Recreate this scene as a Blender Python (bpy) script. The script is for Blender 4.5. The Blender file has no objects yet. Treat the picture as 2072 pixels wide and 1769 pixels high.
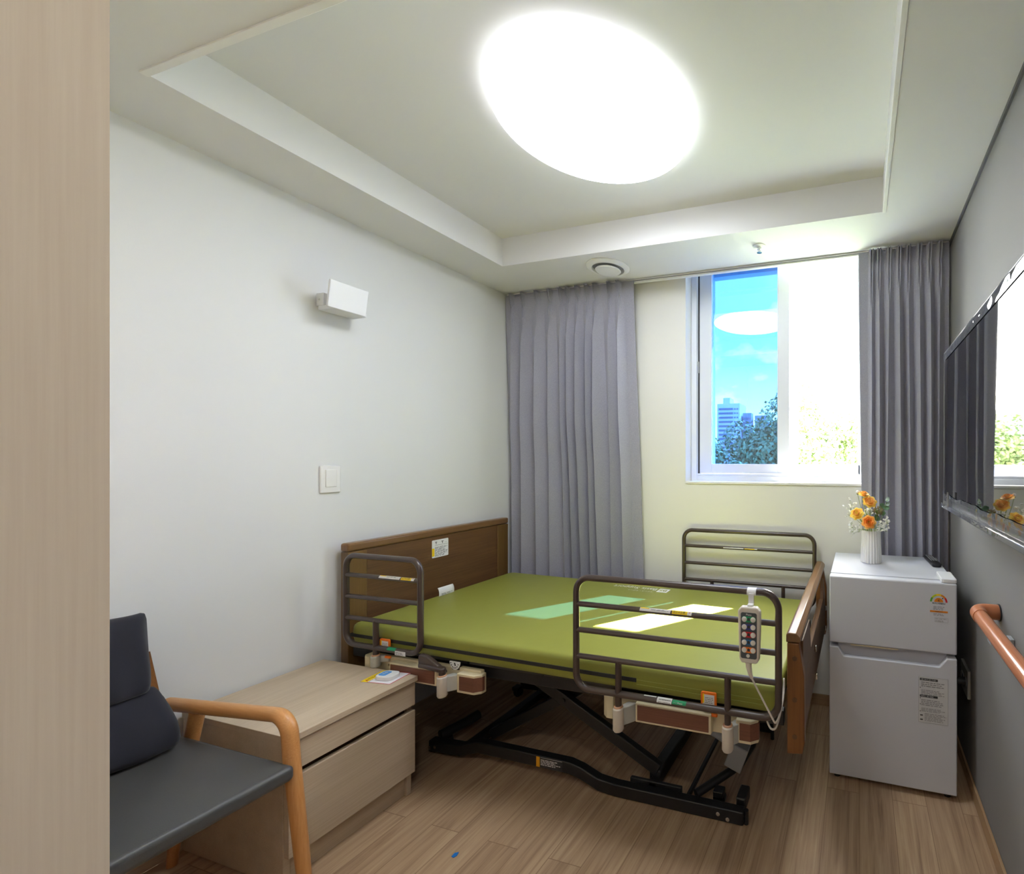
import bpy, math, random
from mathutils import Vector, Matrix
R = math.radians
sc = bpy.context.scene
COL = sc.collection
PI = math.pi

# ------------------------------------------------------------------ helpers
def lin(r, g, b):
    f = lambda c: (c/255/12.92) if c/255 <= .04045 else ((c/255+.055)/1.055)**2.4
    return (f(r), f(g), f(b), 1)

WOFF = {}          # world offset of every object that can be a parent

def tag(o, label, cat, group=None, kind=None):
    if label: o['label'] = label
    if cat: o['category'] = cat
    if group: o['group'] = group
    if kind: o['kind'] = kind
    return o

def thing(name, label, cat, loc, group=None):
    o = bpy.data.objects.new(name, None)
    o.empty_display_size = .05
    COL.objects.link(o); o.location = loc
    WOFF[o.name] = Vector(loc)
    return tag(o, label, cat, group)

class MB:
    def __init__(s): s.v = []; s.f = []
    def add(s, vs, fs):
        n = len(s.v); s.v += [tuple(p) for p in vs]; s.f += [tuple(i+n for i in f) for f in fs]; return s
    def box(s, x0, x1, y0, y1, z0, z1):
        vs = [(x, y, z) for x in (x0, x1) for y in (y0, y1) for z in (z0, z1)]
        return s.add(vs, [(0,1,3,2),(4,6,7,5),(0,4,5,1),(2,3,7,6),(0,2,6,4),(1,5,7,3)])
    def prism(s, poly, axis, a, b):
        def P(p, q):
            if axis == 'x': return (q, p[0], p[1])
            if axis == 'y': return (p[0], q, p[1])
            return (p[0], p[1], q)
        n = len(poly)
        vs = [P(p, a) for p in poly]+[P(p, b) for p in poly]
        fs = [tuple(range(n)), tuple(range(2*n-1, n-1, -1))]
        fs += [(i, i+n, (i+1) % n+n, (i+1) % n) for i in range(n)]
        return s.add(vs, fs)
    def obox(s, c, hx, hy, hz, M=None):
        M = M or Matrix.Identity(3); c = Vector(c)
        vs = [c+M@Vector((x*hx, y*hy, z*hz)) for x in (-1, 1) for y in (-1, 1) for z in (-1, 1)]
        return s.add(vs, [(0,1,3,2),(4,6,7,5),(0,4,5,1),(2,3,7,6),(0,2,6,4),(1,5,7,3)])
    def beam(s, p0, p1, w, h, up=(0, 0, 1)):
        p0, p1 = Vector(p0), Vector(p1); d = p1-p0; L = d.length; x = d/L
        u = Vector(up); y = u.cross(x).normalized(); z = x.cross(y)
        M = Matrix((x, y, z)).transposed()
        return s.obox((p0+p1)/2, L/2, w/2, h/2, M)
    def tube(s, path, r, n=14, closed=False, caps=True):
        P = [Vector(p) for p in path]; m = len(P)
        rs = r if isinstance(r, (list, tuple)) else [r]*m
        T = []
        for i in range(m):
            if closed: t = P[(i+1) % m]-P[i-1]
            elif i == 0: t = P[1]-P[0]
            elif i == m-1: t = P[-1]-P[-2]
            else: t = (P[i+1]-P[i]).normalized()+(P[i]-P[i-1]).normalized()
            T.append(t.normalized())
        a = Vector((0, 0, 1)) if abs(T[0].z) < .9 else Vector((1, 0, 0))
        N = a.cross(T[0]).normalized()
        vs = []
        for i in range(m):
            if i:
                ax = T[i-1].cross(T[i])
                if ax.length > 1e-7: N = Matrix.Rotation(T[i-1].angle(T[i]), 3, ax.normalized())@N
            B = T[i].cross(N)
            for k in range(n):
                q = 2*PI*k/n
                vs.append(P[i]+rs[i]*(math.cos(q)*N+math.sin(q)*B))
        fs = []
        for i in range(m if closed else m-1):
            j = (i+1) % m
            for k in range(n):
                l = (k+1) % n
                fs.append((i*n+k, i*n+l, j*n+l, j*n+k))
        if caps and not closed:
            fs.append(tuple(range(n-1, -1, -1))); fs.append(tuple((m-1)*n+k for k in range(n)))
        return s.add(vs, fs)
    def cyl(s, p0, p1, r, r1=None, n=24):
        return s.tube([p0, p1], [r, r if r1 is None else r1], n)
    def lathe(s, prof, c, n=32, rf=None, axis='z'):
        vs = []
        for (r, z) in prof:
            for k in range(n):
                q = 2*PI*k/n; rr = r*(rf(q, z) if rf else 1)
                if axis == 'z': vs.append((c[0]+rr*math.cos(q), c[1]+rr*math.sin(q), c[2]+z))
                elif axis == 'y': vs.append((c[0]+rr*math.cos(q), c[1]+z, c[2]+rr*math.sin(q)))
                else: vs.append((c[0]+z, c[1]+rr*math.cos(q), c[2]+rr*math.sin(q)))
        m = len(prof); fs = []
        for i in range(m-1):
            for k in range(n):
                l = (k+1) % n
                fs.append((i*n+k, i*n+l, (i+1)*n+l, (i+1)*n+k))
        fs.append(tuple(range(n-1, -1, -1))); fs.append(tuple((m-1)*n+k for k in range(n)))
        return s.add(vs, fs)
    def ell(s, c, rx, ry, rz, n=12, m=8):
        vs = [(c[0], c[1], c[2]-rz)]
        for i in range(1, m):
            t = -PI/2+PI*i/m
            for k in range(n):
                q = 2*PI*k/n
                vs.append((c[0]+rx*math.cos(t)*math.cos(q), c[1]+ry*math.cos(t)*math.sin(q), c[2]+rz*math.sin(t)))
        vs.append((c[0], c[1], c[2]+rz)); fs = []
        for k in range(n):
            l = (k+1) % n
            fs.append((0, 1+l, 1+k)); fs.append((len(vs)-1, 1+(m-2)*n+k, 1+(m-2)*n+l))
            for i in range(m-2): fs.append((1+i*n+k, 1+i*n+l, 1+(i+1)*n+l, 1+(i+1)*n+k))
        return s.add(vs, fs)
    def grid(s, fn, nu, nv):
        vs = [fn(i/nu, j/nv) for i in range(nu+1) for j in range(nv+1)]
        fs = [(i*(nv+1)+j, (i+1)*(nv+1)+j, (i+1)*(nv+1)+j+1, i*(nv+1)+j+1) for i in range(nu) for j in range(nv)]
        return s.add(vs, fs)
    def quad(s, o, x, y):
        o, x, y = Vector(o), Vector(x), Vector(y)
        return s.add([o, o+x, o+x+y, o+y], [(0, 1, 2, 3)])
    def obj(s, name, mat, parent=None, bevel=0, seg=2, sub=0, solid=0, base=None, ang=35, flat=False):
        me = bpy.data.meshes.new(name)
        if parent is not None: off = WOFF[parent.name]
        elif base is not None: off = Vector(base)
        else: off = Vector((0, 0, 0))
        me.from_pydata([(p[0]-off.x, p[1]-off.y, p[2]-off.z) for p in s.v], [], s.f)
        me.validate()
        import bmesh
        bm = bmesh.new(); bm.from_mesh(me)
        bmesh.ops.recalc_face_normals(bm, faces=bm.faces); bm.to_mesh(me); bm.free()
        o = bpy.data.objects.new(name, me); COL.objects.link(o)
        me.materials.append(mat)
        if not flat:
            me.polygons.foreach_set('use_smooth', [True]*len(me.polygons))
            me.set_sharp_from_angle(angle=R(ang))
        if parent is not None: o.parent = parent
        elif base is not None: o.location = base
        WOFF[o.name] = off
        if solid:
            m = o.modifiers.new('solid', 'SOLIDIFY'); m.thickness = solid; m.offset = 0
        if bevel:
            m = o.modifiers.new('bevel', 'BEVEL'); m.width = bevel; m.segments = seg; m.limit_method = 'ANGLE'; m.angle_limit = R(40)
            m.harden_normals = False
        if sub:
            m = o.modifiers.new('sub', 'SUBSURF'); m.levels = sub; m.render_levels = sub
        return o

def fillet(pts, r, n=8, closed=False):
    P = [Vector(p) for p in pts]; out = []; m = len(P)
    for i in range(m):
        if not closed and i in (0, m-1): out.append(P[i]); continue
        a, b, c = P[i-1], P[i], P[(i+1) % m]
        rr = r[i] if isinstance(r, (list, tuple)) else r
        u = (a-b).normalized(); w = (c-b).normalized(); th = u.angle(w)
        if rr <= 0 or th > PI-.01: out.append(b); continue
        d = min(rr/math.tan(th/2), (a-b).length*.49, (c-b).length*.49); rr = d*math.tan(th/2)
        ce = b+(u+w).normalized()*(rr/math.sin(th/2))
        p0 = b+u*d; p1 = b+w*d; A = p0-ce; Bv = p1-ce; tot = A.angle(Bv); ax = A.cross(Bv).normalized()
        for k in range(n+1): out.append(ce+Matrix.Rotation(tot*k/n, 3, ax)@A)
    return out

def spline(pts, n=8):
    P = [Vector(p) for p in pts]; P = [2*P[0]-P[1]]+P+[2*P[-1]-P[-2]]; out = []
    for i in range(1, len(P)-2):
        a, b, c, d = P[i-1:i+3]
        for k in range(n):
            t = k/n
            out.append(.5*((2*b)+(c-a)*t+(2*a-5*b+4*c-d)*t*t+(3*b-a-3*c+d)*t**3))
    out.append(P[-2]); return out

def text(name, s, size, mat, parent, o, xd, yd, lift=.0006, align='LEFT', width=None, bold=0):
    cu = bpy.data.curves.new('t', 'FONT'); cu.body = s; cu.size = size; cu.align_x = align; cu.offset = bold
    ob = bpy.data.objects.new('t', cu); COL.objects.link(ob)
    bpy.context.view_layer.update()
    dg = bpy.context.evaluated_depsgraph_get()
    me = bpy.data.meshes.new_from_object(ob.evaluated_get(dg))
    vs = [tuple(v.co) for v in me.vertices]; fs = [tuple(p.vertices) for p in me.polygons]
    bpy.data.objects.remove(ob); bpy.data.curves.remove(cu); bpy.data.meshes.remove(me)
    k = 1
    if width and vs:
        w = max(p[0] for p in vs)-min(p[0] for p in vs); k = width/w
    xd, yd, o = Vector(xd), Vector(yd), Vector(o); n = xd.cross(yd).normalized()
    mb = MB().add([o+xd*p[0]*k+yd*p[1]+n*lift for p in vs], fs)
    return mb.obj(name, mat, parent, flat=True)

def rows(mb, o, xd, yd, w, h, n, seed=0, fill=.5, lift=.0006, wmin=.01, ragged=.3):
    """small print as lines of dashes"""
    rg = random.Random(seed); o, xd, yd = Vector(o), Vector(xd), Vector(yd); nn = xd.cross(yd).normalized()*lift
    for i in range(n):
        y = h*(1-(i+1)/n); t = h/n*fill; x = 0; W = w*(1-rg.random()*ragged)
        while x < W:
            l = min(wmin*(.6+rg.random()*1.6), W-x)
            mb.quad(o+xd*x+yd*y+nn, xd*l, yd*t); x += l+wmin*.3
    return mb

# ------------------------------------------------------------------ materials
def mat(name, col=(.8, .8, .8, 1), rough=.5, metal=0, spec=.5, emit=None, estr=0, trans=0, coat=0, sheen=0):
    m = bpy.data.materials.new(name); m.use_nodes = True; b = m.node_tree.nodes['Principled BSDF']
    b.inputs['Base Color'].default_value = col; b.inputs['Roughness'].default_value = rough
    b.inputs['Metallic'].default_value = metal; b.inputs['Specular IOR Level'].default_value = spec
    b.inputs['Coat Weight'].default_value = coat; b.inputs['Sheen Weight'].default_value = sheen
    b.inputs['Transmission Weight'].default_value = trans
    if emit: b.inputs['Emission Color'].default_value = emit; b.inputs['Emission Strength'].default_value = estr
    return m

def N(m, t, **kw):
    n = m.node_tree.nodes.new(t)
    for k, v in kw.items(): setattr(n, k, v)
    return n
def L(m, a, b): m.node_tree.links.new(a, b)

def noise(m, scale, nsc=1., detail=4, rough=.55, space='Object'):
    tc = N(m, 'ShaderNodeTexCoord'); mp = N(m, 'ShaderNodeMapping'); mp.inputs['Scale'].default_value = scale
    nz = N(m, 'ShaderNodeTexNoise'); nz.inputs['Scale'].default_value = nsc; nz.inputs['Detail'].default_value = detail
    nz.inputs['Roughness'].default_value = rough
    L(m, tc.outputs[space], mp.inputs['Vector']); L(m, mp.outputs['Vector'], nz.inputs['Vector'])
    return nz
def ramp(m, fac, stops):
    r = N(m, 'ShaderNodeValToRGB'); e = r.color_ramp.elements
    e[0].position, e[0].color = stops[0]; e[1].position, e[1].color = stops[-1]
    for p, c in stops[1:-1]:
        q = e.new(p); q.color = c
    L(m, fac, r.inputs['Fac']); return r
def bump(m, h, strength=.2, dist=.002):
    b = N(m, 'ShaderNodeBump'); b.inputs['Strength'].default_value = strength; b.inputs['Distance'].default_value = dist
    L(m, h, b.inputs['Height']); L(m, b.outputs['Normal'], m.node_tree.nodes['Principled BSDF'].inputs['Normal'])

def wood(name, c0, c1, axis='y', rough=.45, fine=260., coarse=14., st=22., spec=.4):
    """streaky wood grain running along one axis"""
    m = mat(name, c0, rough, spec=spec)
    sc1 = [coarse]*3; sc2 = [fine]*3; i = 'xyz'.index(axis); sc1[i] = coarse/st*2; sc2[i] = fine/60
    a = noise(m, sc1, 1, 5, .6); b = noise(m, sc2, 1, 3, .6)
    mx = N(m, 'ShaderNodeMath', operation='MULTIPLY_ADD'); mx.inputs[1].default_value = .55
    ad = N(m, 'ShaderNodeMath', operation='MULTIPLY'); ad.inputs[1].default_value = .45
    L(m, b.outputs['Fac'], ad.inputs[0]); L(m, a.outputs['Fac'], mx.inputs[0]); L(m, ad.outputs[0], mx.inputs[2])
    r = ramp(m, mx.outputs[0], [(.33, c1), (.66, c0)])
    L(m, r.outputs['Color'], m.node_tree.nodes['Principled BSDF'].inputs['Base Color'])
    return m

def bumpy(name, col, rough, nsc, strength, dist=.001, **kw):
    m = mat(name, col, rough, **kw); n = noise(m, (1, 1, 1), nsc, 3); bump(m, n.outputs['Fac'], strength, dist); return m

M = {}
M['wall_white'] = bumpy('wall_white', (.77, .775, .77, 1), .75, 260, .12, spec=.25)
M['wall_cream'] = bumpy('wall_cream', (.79, .785, .745, 1), .75, 260, .12, spec=.25)
M['wall_grey'] = bumpy('wall_grey', (.235, .228, .22, 1), .7, 220, .15, spec=.25)
M['ceiling'] = bumpy('ceiling_paint', (.75, .745, .735, 1), .8, 300, .08, spec=.2)
M['trim_white'] = mat('trim_white', (.82, .81, .78, 1), .4)
M['trim_shadow_gap'] = mat('trim_shadow_gap', (.10, .10, .10, 1), .5)
M['oak'] = wood('light_oak_laminate', lin(203, 186, 162), lin(178, 159, 134), 'y', .5)
M['oak_z'] = wood('light_oak_laminate_upright', lin(236, 222, 204), lin(224, 207, 188), 'z', .5)
M['chairwood'] = wood('honey_wood', lin(202, 150, 94), lin(178, 120, 66), 'x', .35)
M['walnut'] = wood('walnut_board', lin(112, 80, 50), lin(76, 52, 32), 'y', .4)
M['walnut_z'] = wood('walnut_post', lin(132, 86, 44), lin(104, 64, 30), 'z', .35)
M['walnut_stile'] = wood('walnut_stile', lin(116, 88, 48), lin(96, 70, 36), 'z', .35)
M['walnut_cap'] = wood('walnut_cap', lin(126, 94, 60), lin(106, 76, 46), 'y', .28)
M['inlay'] = wood('brown_inlay', lin(124, 80, 62), lin(96, 60, 46), 'x', .5)
M['railwood'] = wood('handrail_wood', lin(186, 122, 84), lin(162, 98, 64), 'y', .22)
M['elbow'] = mat('elbow_brown', lin(178, 110, 70), .3)
M['black'] = mat('black_paint', (.012, .012, .013, 1), .4)
M['blackplastic'] = mat('black_plastic', (.015, .015, .016, 1), .45)
M['darkgrey'] = mat('dark_grey_plate', (.03, .03, .032, 1), .5)
M['railbrown'] = mat('brown_metal', lin(66, 54, 49), .28, spec=.6)
M['beige'] = mat('beige_plastic', lin(214, 202, 168), .5)
M['ivory'] = mat('ivory_plastic', lin(212, 204, 192), .45)
M['holder_grey'] = mat('holder_grey', lin(176, 176, 170), .45)
M['white'] = mat('white_plastic', (.80, .80, .80, 1), .35)
M['whitepaper'] = mat('white_paper', (.82, .82, .82, 1), .6)
M['greyplastic'] = mat('grey_plastic', (.35, .36, .37, 1), .45)
M['keypad'] = mat('keypad', (.055, .065, .07, 1), .45)
M['button'] = mat('button_cream', (.72, .70, .64, 1), .5)
M['steel'] = mat('steel', (.72, .72, .72, 1), .22, metal=1)
M['zip'] = mat('zip_black', (.012, .013, .012, 1), .6)
M['yellow'] = mat('yellow', lin(244, 208, 20), .5)
M['orange'] = mat('orange', lin(238, 118, 22), .45)
M['peach'] = mat('peach_bushing', lin(196, 150, 116), .5)
M['green'] = mat('green', lin(16, 150, 96), .5)
M['lime'] = mat('lime', lin(186, 200, 30), .5)
M['egreen'] = mat('energy_green', lin(80, 160, 50), .5)
M['eorange'] = mat('energy_orange', lin(214, 124, 22), .5)
M['red'] = mat('red', lin(196, 22, 36), .5)
M['ink'] = mat('ink', (.03, .03, .03, 1), .6)
M['inkgrey'] = mat('ink_grey', (.22, .22, .23, 1), .6)
M['blue'] = mat('blue', lin(20, 110, 190), .5)
M['keyblue'] = mat('key_blue', lin(22, 96, 150), .5)
M['indigo'] = mat('indigo', lin(56, 62, 140), .5)
M['lightblue'] = mat('light_blue', lin(84, 158, 226), .35)
M['cardwhite'] = mat('card_white', (.84, .84, .88, 1), .3)
M['fridge'] = bumpy('fridge_white', (.60, .61, .65, 1), .38, 60, .01)
M['fridge_in'] = mat('fridge_recess', (.50, .51, .56, 1), .5)
M['vase'] = bumpy('vase_ceramic', (.80, .79, .77, 1), .6, 90, .15)
M['gasket'] = mat('gasket', (.012, .014, .022, 1), .5)
M['upvc'] = mat('window_frame_white', (.74, .77, .84, 1), .35)
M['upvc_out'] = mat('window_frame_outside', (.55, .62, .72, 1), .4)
M['concrete'] = mat('concrete', (.55, .53, .50, 1), .8)
M['screen'] = mat('tv_glass', (.006, .006, .008, 1), .02); M['screen'].node_tree.nodes['Principled BSDF'].inputs['IOR'].default_value = 1.95
M['tvback'] = mat('tv_back', (.01, .01, .012, 1), .35)

# leatherette seat
m = bumpy('grey_leatherette', (.060, .061, .060, 1), .42, 420, .35, .0008, spec=.45); M['leather'] = m
# navy cushion fabric
m = mat('navy_fabric', (.025, .026, .035, 1), .95, spec=.1, sheen=.15)
n = noise(m, (1, 1, 1), 900, 2); bump(m, n.outputs['Fac'], .35, .001); M['navy'] = m
# curtains: fine horizontal-vertical weave
m = mat('grey_curtain', (.36, .36, .40, 1), .85, spec=.15, sheen=.2)
n = noise(m, (700, 700, 160), 1, 2)
r_ = ramp(m, n.outputs['Fac'], [(.3, (.29, .29, .345, 1)), (.7, (.385, .385, .45, 1))])
L(m, r_.outputs['Color'], m.node_tree.nodes['Principled BSDF'].inputs['Base Color']); M['curtain'] = m
# mattress cover: coated olive green
m = mat('olive_cover', (.235, .245, .042, 1), .42, spec=.35)
n = noise(m, (1, 1, 1), 7, 3); bump(m, n.outputs['Fac'], .12, .012); M['olive'] = m
M['olive_seam'] = mat('olive_seam', (.33, .36, .09, 1), .6)

# floor planks
m = mat('plank_floor', (.4, .28, .18, 1), .42, spec=.4); M['floor'] = m
tc = N(m, 'ShaderNodeTexCoord'); mp = N(m, 'ShaderNodeMapping'); mp.inputs['Rotation'].default_value = (0, 0, R(90))
L(m, tc.outputs['Object'], mp.inputs['Vector'])
br = N(m, 'ShaderNodeTexBrick'); br.offset = .37
br.inputs['Scale'].default_value = 1; br.inputs['Brick Width'].default_value = .92; br.inputs['Row Height'].default_value = .125
br.inputs['Mortar Size'].default_value = .0012; br.inputs['Mortar Smooth'].default_value = 0; br.inputs['Bias'].default_value = 0
br.inputs['Color1'].default_value = (0, 0, 0, 1); br.inputs['Color2'].default_value = (1, 1, 1, 1); br.inputs['Mortar'].default_value = (.5, .5, .5, 1)
L(m, mp.outputs['Vector'], br.inputs['Vector'])
off = N(m, 'ShaderNodeVectorMath', operation='MULTIPLY_ADD'); off.inputs[1].default_value = (7, 13, 3)
L(m, br.outputs['Color'], off.inputs[0]); L(m, tc.outputs['Object'], off.inputs[2])
def fl_noise(scale, det, ro, dist=0):
    a = N(m, 'ShaderNodeMapping'); a.inputs['Scale'].default_value = scale; L(m, off.outputs[0], a.inputs['Vector'])
    b = N(m, 'ShaderNodeTexNoise'); b.inputs['Scale'].default_value = 1; b.inputs['Detail'].default_value = det
    b.inputs['Roughness'].default_value = ro; b.inputs['Distortion'].default_value = dist; L(m, a.outputs['Vector'], b.inputs['Vector']); return b
g1 = fl_noise((26, 1.6, 1), 5, .6, 1.2); g2 = fl_noise((150, 3.5, 1), 3, .6)
mul = N(m, 'ShaderNodeMath', operation='MULTIPLY'); mul.inputs[1].default_value = .35
mad = N(m, 'ShaderNodeMath', operation='MULTIPLY_ADD'); mad.inputs[1].default_value = .65
L(m, g2.outputs['Fac'], mul.inputs[0]); L(m, g1.outputs['Fac'], mad.inputs[0]); L(m, mul.outputs[0], mad.inputs[2])
cr = ramp(m, mad.outputs[0], [(.30, lin(138, 110, 86)), (.47, lin(176, 148, 118)), (.70, lin(202, 176, 142))])
tone = N(m, 'ShaderNodeMix', data_type='RGBA', blend_type='MULTIPLY'); tone.inputs[0].default_value = 1
tr = ramp(m, br.outputs['Color'], [(0, (.86, .84, .84, 1)), (1, (1.0, 1.0, 1.0, 1))])
L(m, cr.outputs['Color'], tone.inputs[6]); L(m, tr.outputs['Color'], tone.inputs[7])
mo = N(m, 'ShaderNodeMix', data_type='RGBA'); L(m, br.outputs['Fac'], mo.inputs[0]); L(m, tone.outputs[2], mo.inputs[6])
mo.inputs[7].default_value = lin(140, 112, 86)
L(m, mo.outputs[2], m.node_tree.nodes['Principled BSDF'].inputs['Base Color'])

# tinted window glass: lets tinted daylight through, mirrors a little of the room
def glass(name, tint, refl=1.45, lo=0.):
    m = bpy.data.materials.new(name); m.use_nodes = True; nt = m.node_tree; nt.nodes.clear()
    out = nt.nodes.new('ShaderNodeOutputMaterial'); mx = nt.nodes.new('ShaderNodeMixShader')
    t = nt.nodes.new('ShaderNodeBsdfTransparent'); t.inputs['Color'].default_value = tint
    g = nt.nodes.new('ShaderNodeBsdfGlossy'); g.inputs['Roughness'].default_value = 0.0
    f = nt.nodes.new('ShaderNodeFresnel'); f.inputs['IOR'].default_value = refl
    ad = nt.nodes.new('ShaderNodeMath'); ad.operation = 'ADD'; ad.inputs[1].default_value = lo; ad.use_clamp = True
    nt.links.new(f.outputs[0], ad.inputs[0]); nt.links.new(ad.outputs[0], mx.inputs[0])
    nt.links.new(t.outputs[0], mx.inputs[1]); nt.links.new(g.outputs[0], mx.inputs[2]); nt.links.new(mx.outputs[0], out.inputs[0])
    return m
M['tint'] = glass('tinted_glass', (.0125, .045, .17, 1), 1.5, .05)
M['film'] = glass('clear_film', (.90, .91, .94, 1), 1.35, .03)
_nt = M['film'].node_tree; _o = [n_ for n_ in _nt.nodes if n_.type == 'OUTPUT_MATERIAL'][0]; _src = _o.inputs[0].links[0].from_socket
_df = _nt.nodes.new('ShaderNodeBsdfDiffuse'); _df.inputs['Color'].default_value = (.8, .83, .9, 1); _mx = _nt.nodes.new('ShaderNodeMixShader'); _mx.inputs[0].default_value = .07
_nt.links.new(_src, _mx.inputs[1]); _nt.links.new(_df.outputs[0], _mx.inputs[2]); _nt.links.new(_mx.outputs[0], _o.inputs[0])

# lamp diffuser
M['lamp'] = mat('lamp_diffuser', (.9, .9, .9, 1), .4, emit=(.92, .965, 1.05, 1), estr=18.5)

M['lamprim'] = mat('lamp_rim', (.9, .9, .9, 1), .4, emit=(.92, .965, 1.05, 1), estr=3.4)
M['fillglow'] = mat('added_fill_glow', (.9, .9, .9, 1), .4, emit=(1, .96, .90, 1), estr=120)  # glow of the added fill lamp above the entrance

# foliage / outside
def leafmat(name, c0, c1):
    m = mat(name, c0, .6, spec=.3); n = noise(m, (1, 1, 1), .9, 3)
    r = ramp(m, n.outputs['Fac'], [(.35, c1), (.65, c0)]); L(m, r.outputs['Color'], m.node_tree.nodes['Principled BSDF'].inputs['Base Color']); return m
M['leaf'] = leafmat('tree_leaves', (.24, .32, .12, 1), (.13, .21, .09, 1))
M['bark'] = mat('bark', (.12, .08, .05, 1), .9)
M['bldg'] = mat('apartment_wall', (.62, .60, .56, 1), .8)
M['bldg2'] = mat('apartment_wall_dark', (.26, .28, .32, 1), .8)
M['bldgwin'] = mat('apartment_window', (.10, .12, .15, 1), .3)
M['stem'] = mat('flower_stem', (.26, .34, .09, 1), .6)
M['euc'] = mat('eucalyptus_leaf', (.16, .30, .17, 1), .5)
M['euc2'] = mat('eucalyptus_pale', (.40, .52, .46, 1), .5)
M['bud'] = mat('brown_bud', (.27, .20, .09, 1), .7)
M['gyp'] = mat('white_blossom', (.85, .85, .80, 1), .6)
def petal(name, c0, c1):
    m = mat(name, c0, .5, spec=.3); n = noise(m, (1, 1, 1), 55, 2)
    r = ramp(m, n.outputs['Fac'], [(.38, c1), (.62, c0)]); L(m, r.outputs['Color'], m.node_tree.nodes['Principled BSDF'].inputs['Base Color']); return m
M['pet_or'] = petal('petal_orange', lin(255, 186, 92), lin(252, 158, 60))
M['pet_ye'] = petal('petal_yellow', lin(255, 234, 110), lin(255, 206, 84))
M['pet_ap'] = petal('petal_apricot', lin(255, 214, 126), lin(253, 180, 80))

# ------------------------------------------------------------------ dimensions
XL, XR, YB, YN = -2.2285, .4375, 2.45, -1.6
ZC, ZT = 2.4096, 2.5648
TX0, TX1, TY0, TY1 = -1.918, .099, .7537, 2.0368
WX0, WX1, WZ0, YO = -.988, .041, 1.197, 2.82
WZ1 = 2.56

def struct(mb, name, m, **kw):
    o = mb.obj(name, m, **kw); o['kind'] = 'structure'; return o

# ------------------------------------------------------------------ room shell
struct(MB().box(XL-.12, XR+.12, YN-.1, YO, -.06, 0), 'floor', M['floor'], flat=True)
struct(MB().box(XL-.12, XL, YN-.1, YB, 0, 2.62), 'wall_left', M['wall_white'], flat=True)
struct(MB().box(XR, XR+.12, YN-.1, YB, 0, 2.62), 'wall_right', M['wall_grey'], flat=True)
struct(MB().box(XL, XR, YN-.1, YN, 0, 2.62), 'wall_front', M['wall_white'], flat=True)
struct(MB().box(XL-.12, WX0, YB, YO, 0, 2.62).box(WX1, XR+.12, YB, YO, 0, 2.62).box(WX0, WX1, YB, YO, 0, WZ0)
       .box(WX0, WX1, YB, YO, WZ1, 2.62), 'wall_back', M['wall_cream'], flat=True)
c = MB()
c.box(XL, TX0, YN, YB, ZC, ZT); c.box(TX1, XR, YN, YB, ZC, ZT)
c.box(TX0, TX1, YN, TY0, ZC, ZT); c.box(TX0, TX1, TY1, YB, ZC, ZT)
c.box(XL, XR, YN, YB, ZT, ZT+.06)
struct(c, 'ceiling', M['ceiling'], flat=True)
struct(MB().box(TX1-.002, TX1+.013, TY0-.016, TY1+.002, ZC-.005, ZC+.004), 'trim_1', M['trim_white'], bevel=.001)
struct(MB().box(TX0-.004, TX1-.003, TY0-.016, TY0+.001, ZC-.005, ZC+.004), 'trim_2', M['trim_white'], bevel=.001)
struct(MB().box(XR-.009, XR-.0005, YN, YB-.001, ZC-.014, ZC-.0005), 'trim_3', M['trim_shadow_gap'])  # dark strip stands in for the shade of the moulding's gap
struct(MB().box(XR-.010, XR-.0005, YN, YB-.011, .0005, .058), 'baseboard_right', wood('baseboard_wood', lin(178, 148, 112), lin(150, 120, 88), 'y'), bevel=.001)
struct(MB().box(XL+.0005, XL+.010, YN, YB-.011, .0005, .058), 'baseboard_left', M['oak'], bevel=.001)
struct(MB().box(XL+.001, XR-.001, YB-.010, YB-.0005, .0005, .058), 'baseboard_back', wood('baseboard_wood_back', lin(178, 148, 112), lin(150, 120, 88), 'x'), bevel=.001)

# window: frame, one tinted sliding sash on the left, right half slid open
w = thing('window_1', None, None, ((WX0+WX1)/2, 2.57, WZ0)); w['kind'] = 'structure'
f = MB()
f.box(WX0+.001, -.952, 2.535, 2.665, WZ0+.001, WZ1-.001); f.box(.005, WX1-.001, 2.535, 2.665, WZ0+.001, WZ1-.001)
f.box(-.952, .005, 2.535, 2.665, WZ0+.001, 1.232); f.box(-.952, .005, 2.535, 2.665, 2.552, WZ1-.001)
f.box(-.952, .005, 2.545, 2.556, 1.232, 1.246); f.box(-.952, .005, 2.612, 2.622, 1.232, 1.246)
f.obj('window_frame', M['upvc'], w, bevel=.002)
MB().box(WX0+.001, WX1-.001, YB-.006, 2.535, WZ0-.008, WZ0+.006).obj('window_sill', M['trim_white'], w, bevel=.002)
MB().box(-.952, -.943, 2.566, 2.606, 1.233, 2.551).obj('gasket', M['gasket'], w)
s_ = MB()
s_.box(-.943, -.866, 2.566, 2.606, 1.247, 2.551); s_.box(-.461, -.390, 2.566, 2.606, 1.247, 2.551)
s_.box(-.866, -.461, 2.566, 2.606, 1.247, 1.304); s_.box(-.866, -.461, 2.566, 2.606, 2.535, 2.551)
sash = s_.obj('window_sash', M['upvc'], w, bevel=.002)
MB().quad((-.866, 2.587, 1.304), (.405, 0, 0), (0, 0, 1.231)).obj('pane', M['tint'], sash, flat=True)
MB().box(-.962, -.944, 2.553, 2.566, 1.86, 1.93).obj('window_latch', M['greyplastic'], sash, bevel=.003)
o_ = MB()
o_.box(WX0+.001, -.918, 2.74, 2.80, WZ0+.001, WZ1-.001); o_.box(-.470, -.37, 2.74, 2.80, 1.30, WZ1-.05); o_.box(-.008, WX1-.001, 2.74, 2.80, WZ0+.001, WZ1-.001)
o_.box(-.918, .006, 2.74, 2.80, WZ0+.001, 1.30); o_.box(-.918, .006, 2.74, 2.80, WZ1-.05, WZ1-.001)
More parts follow.
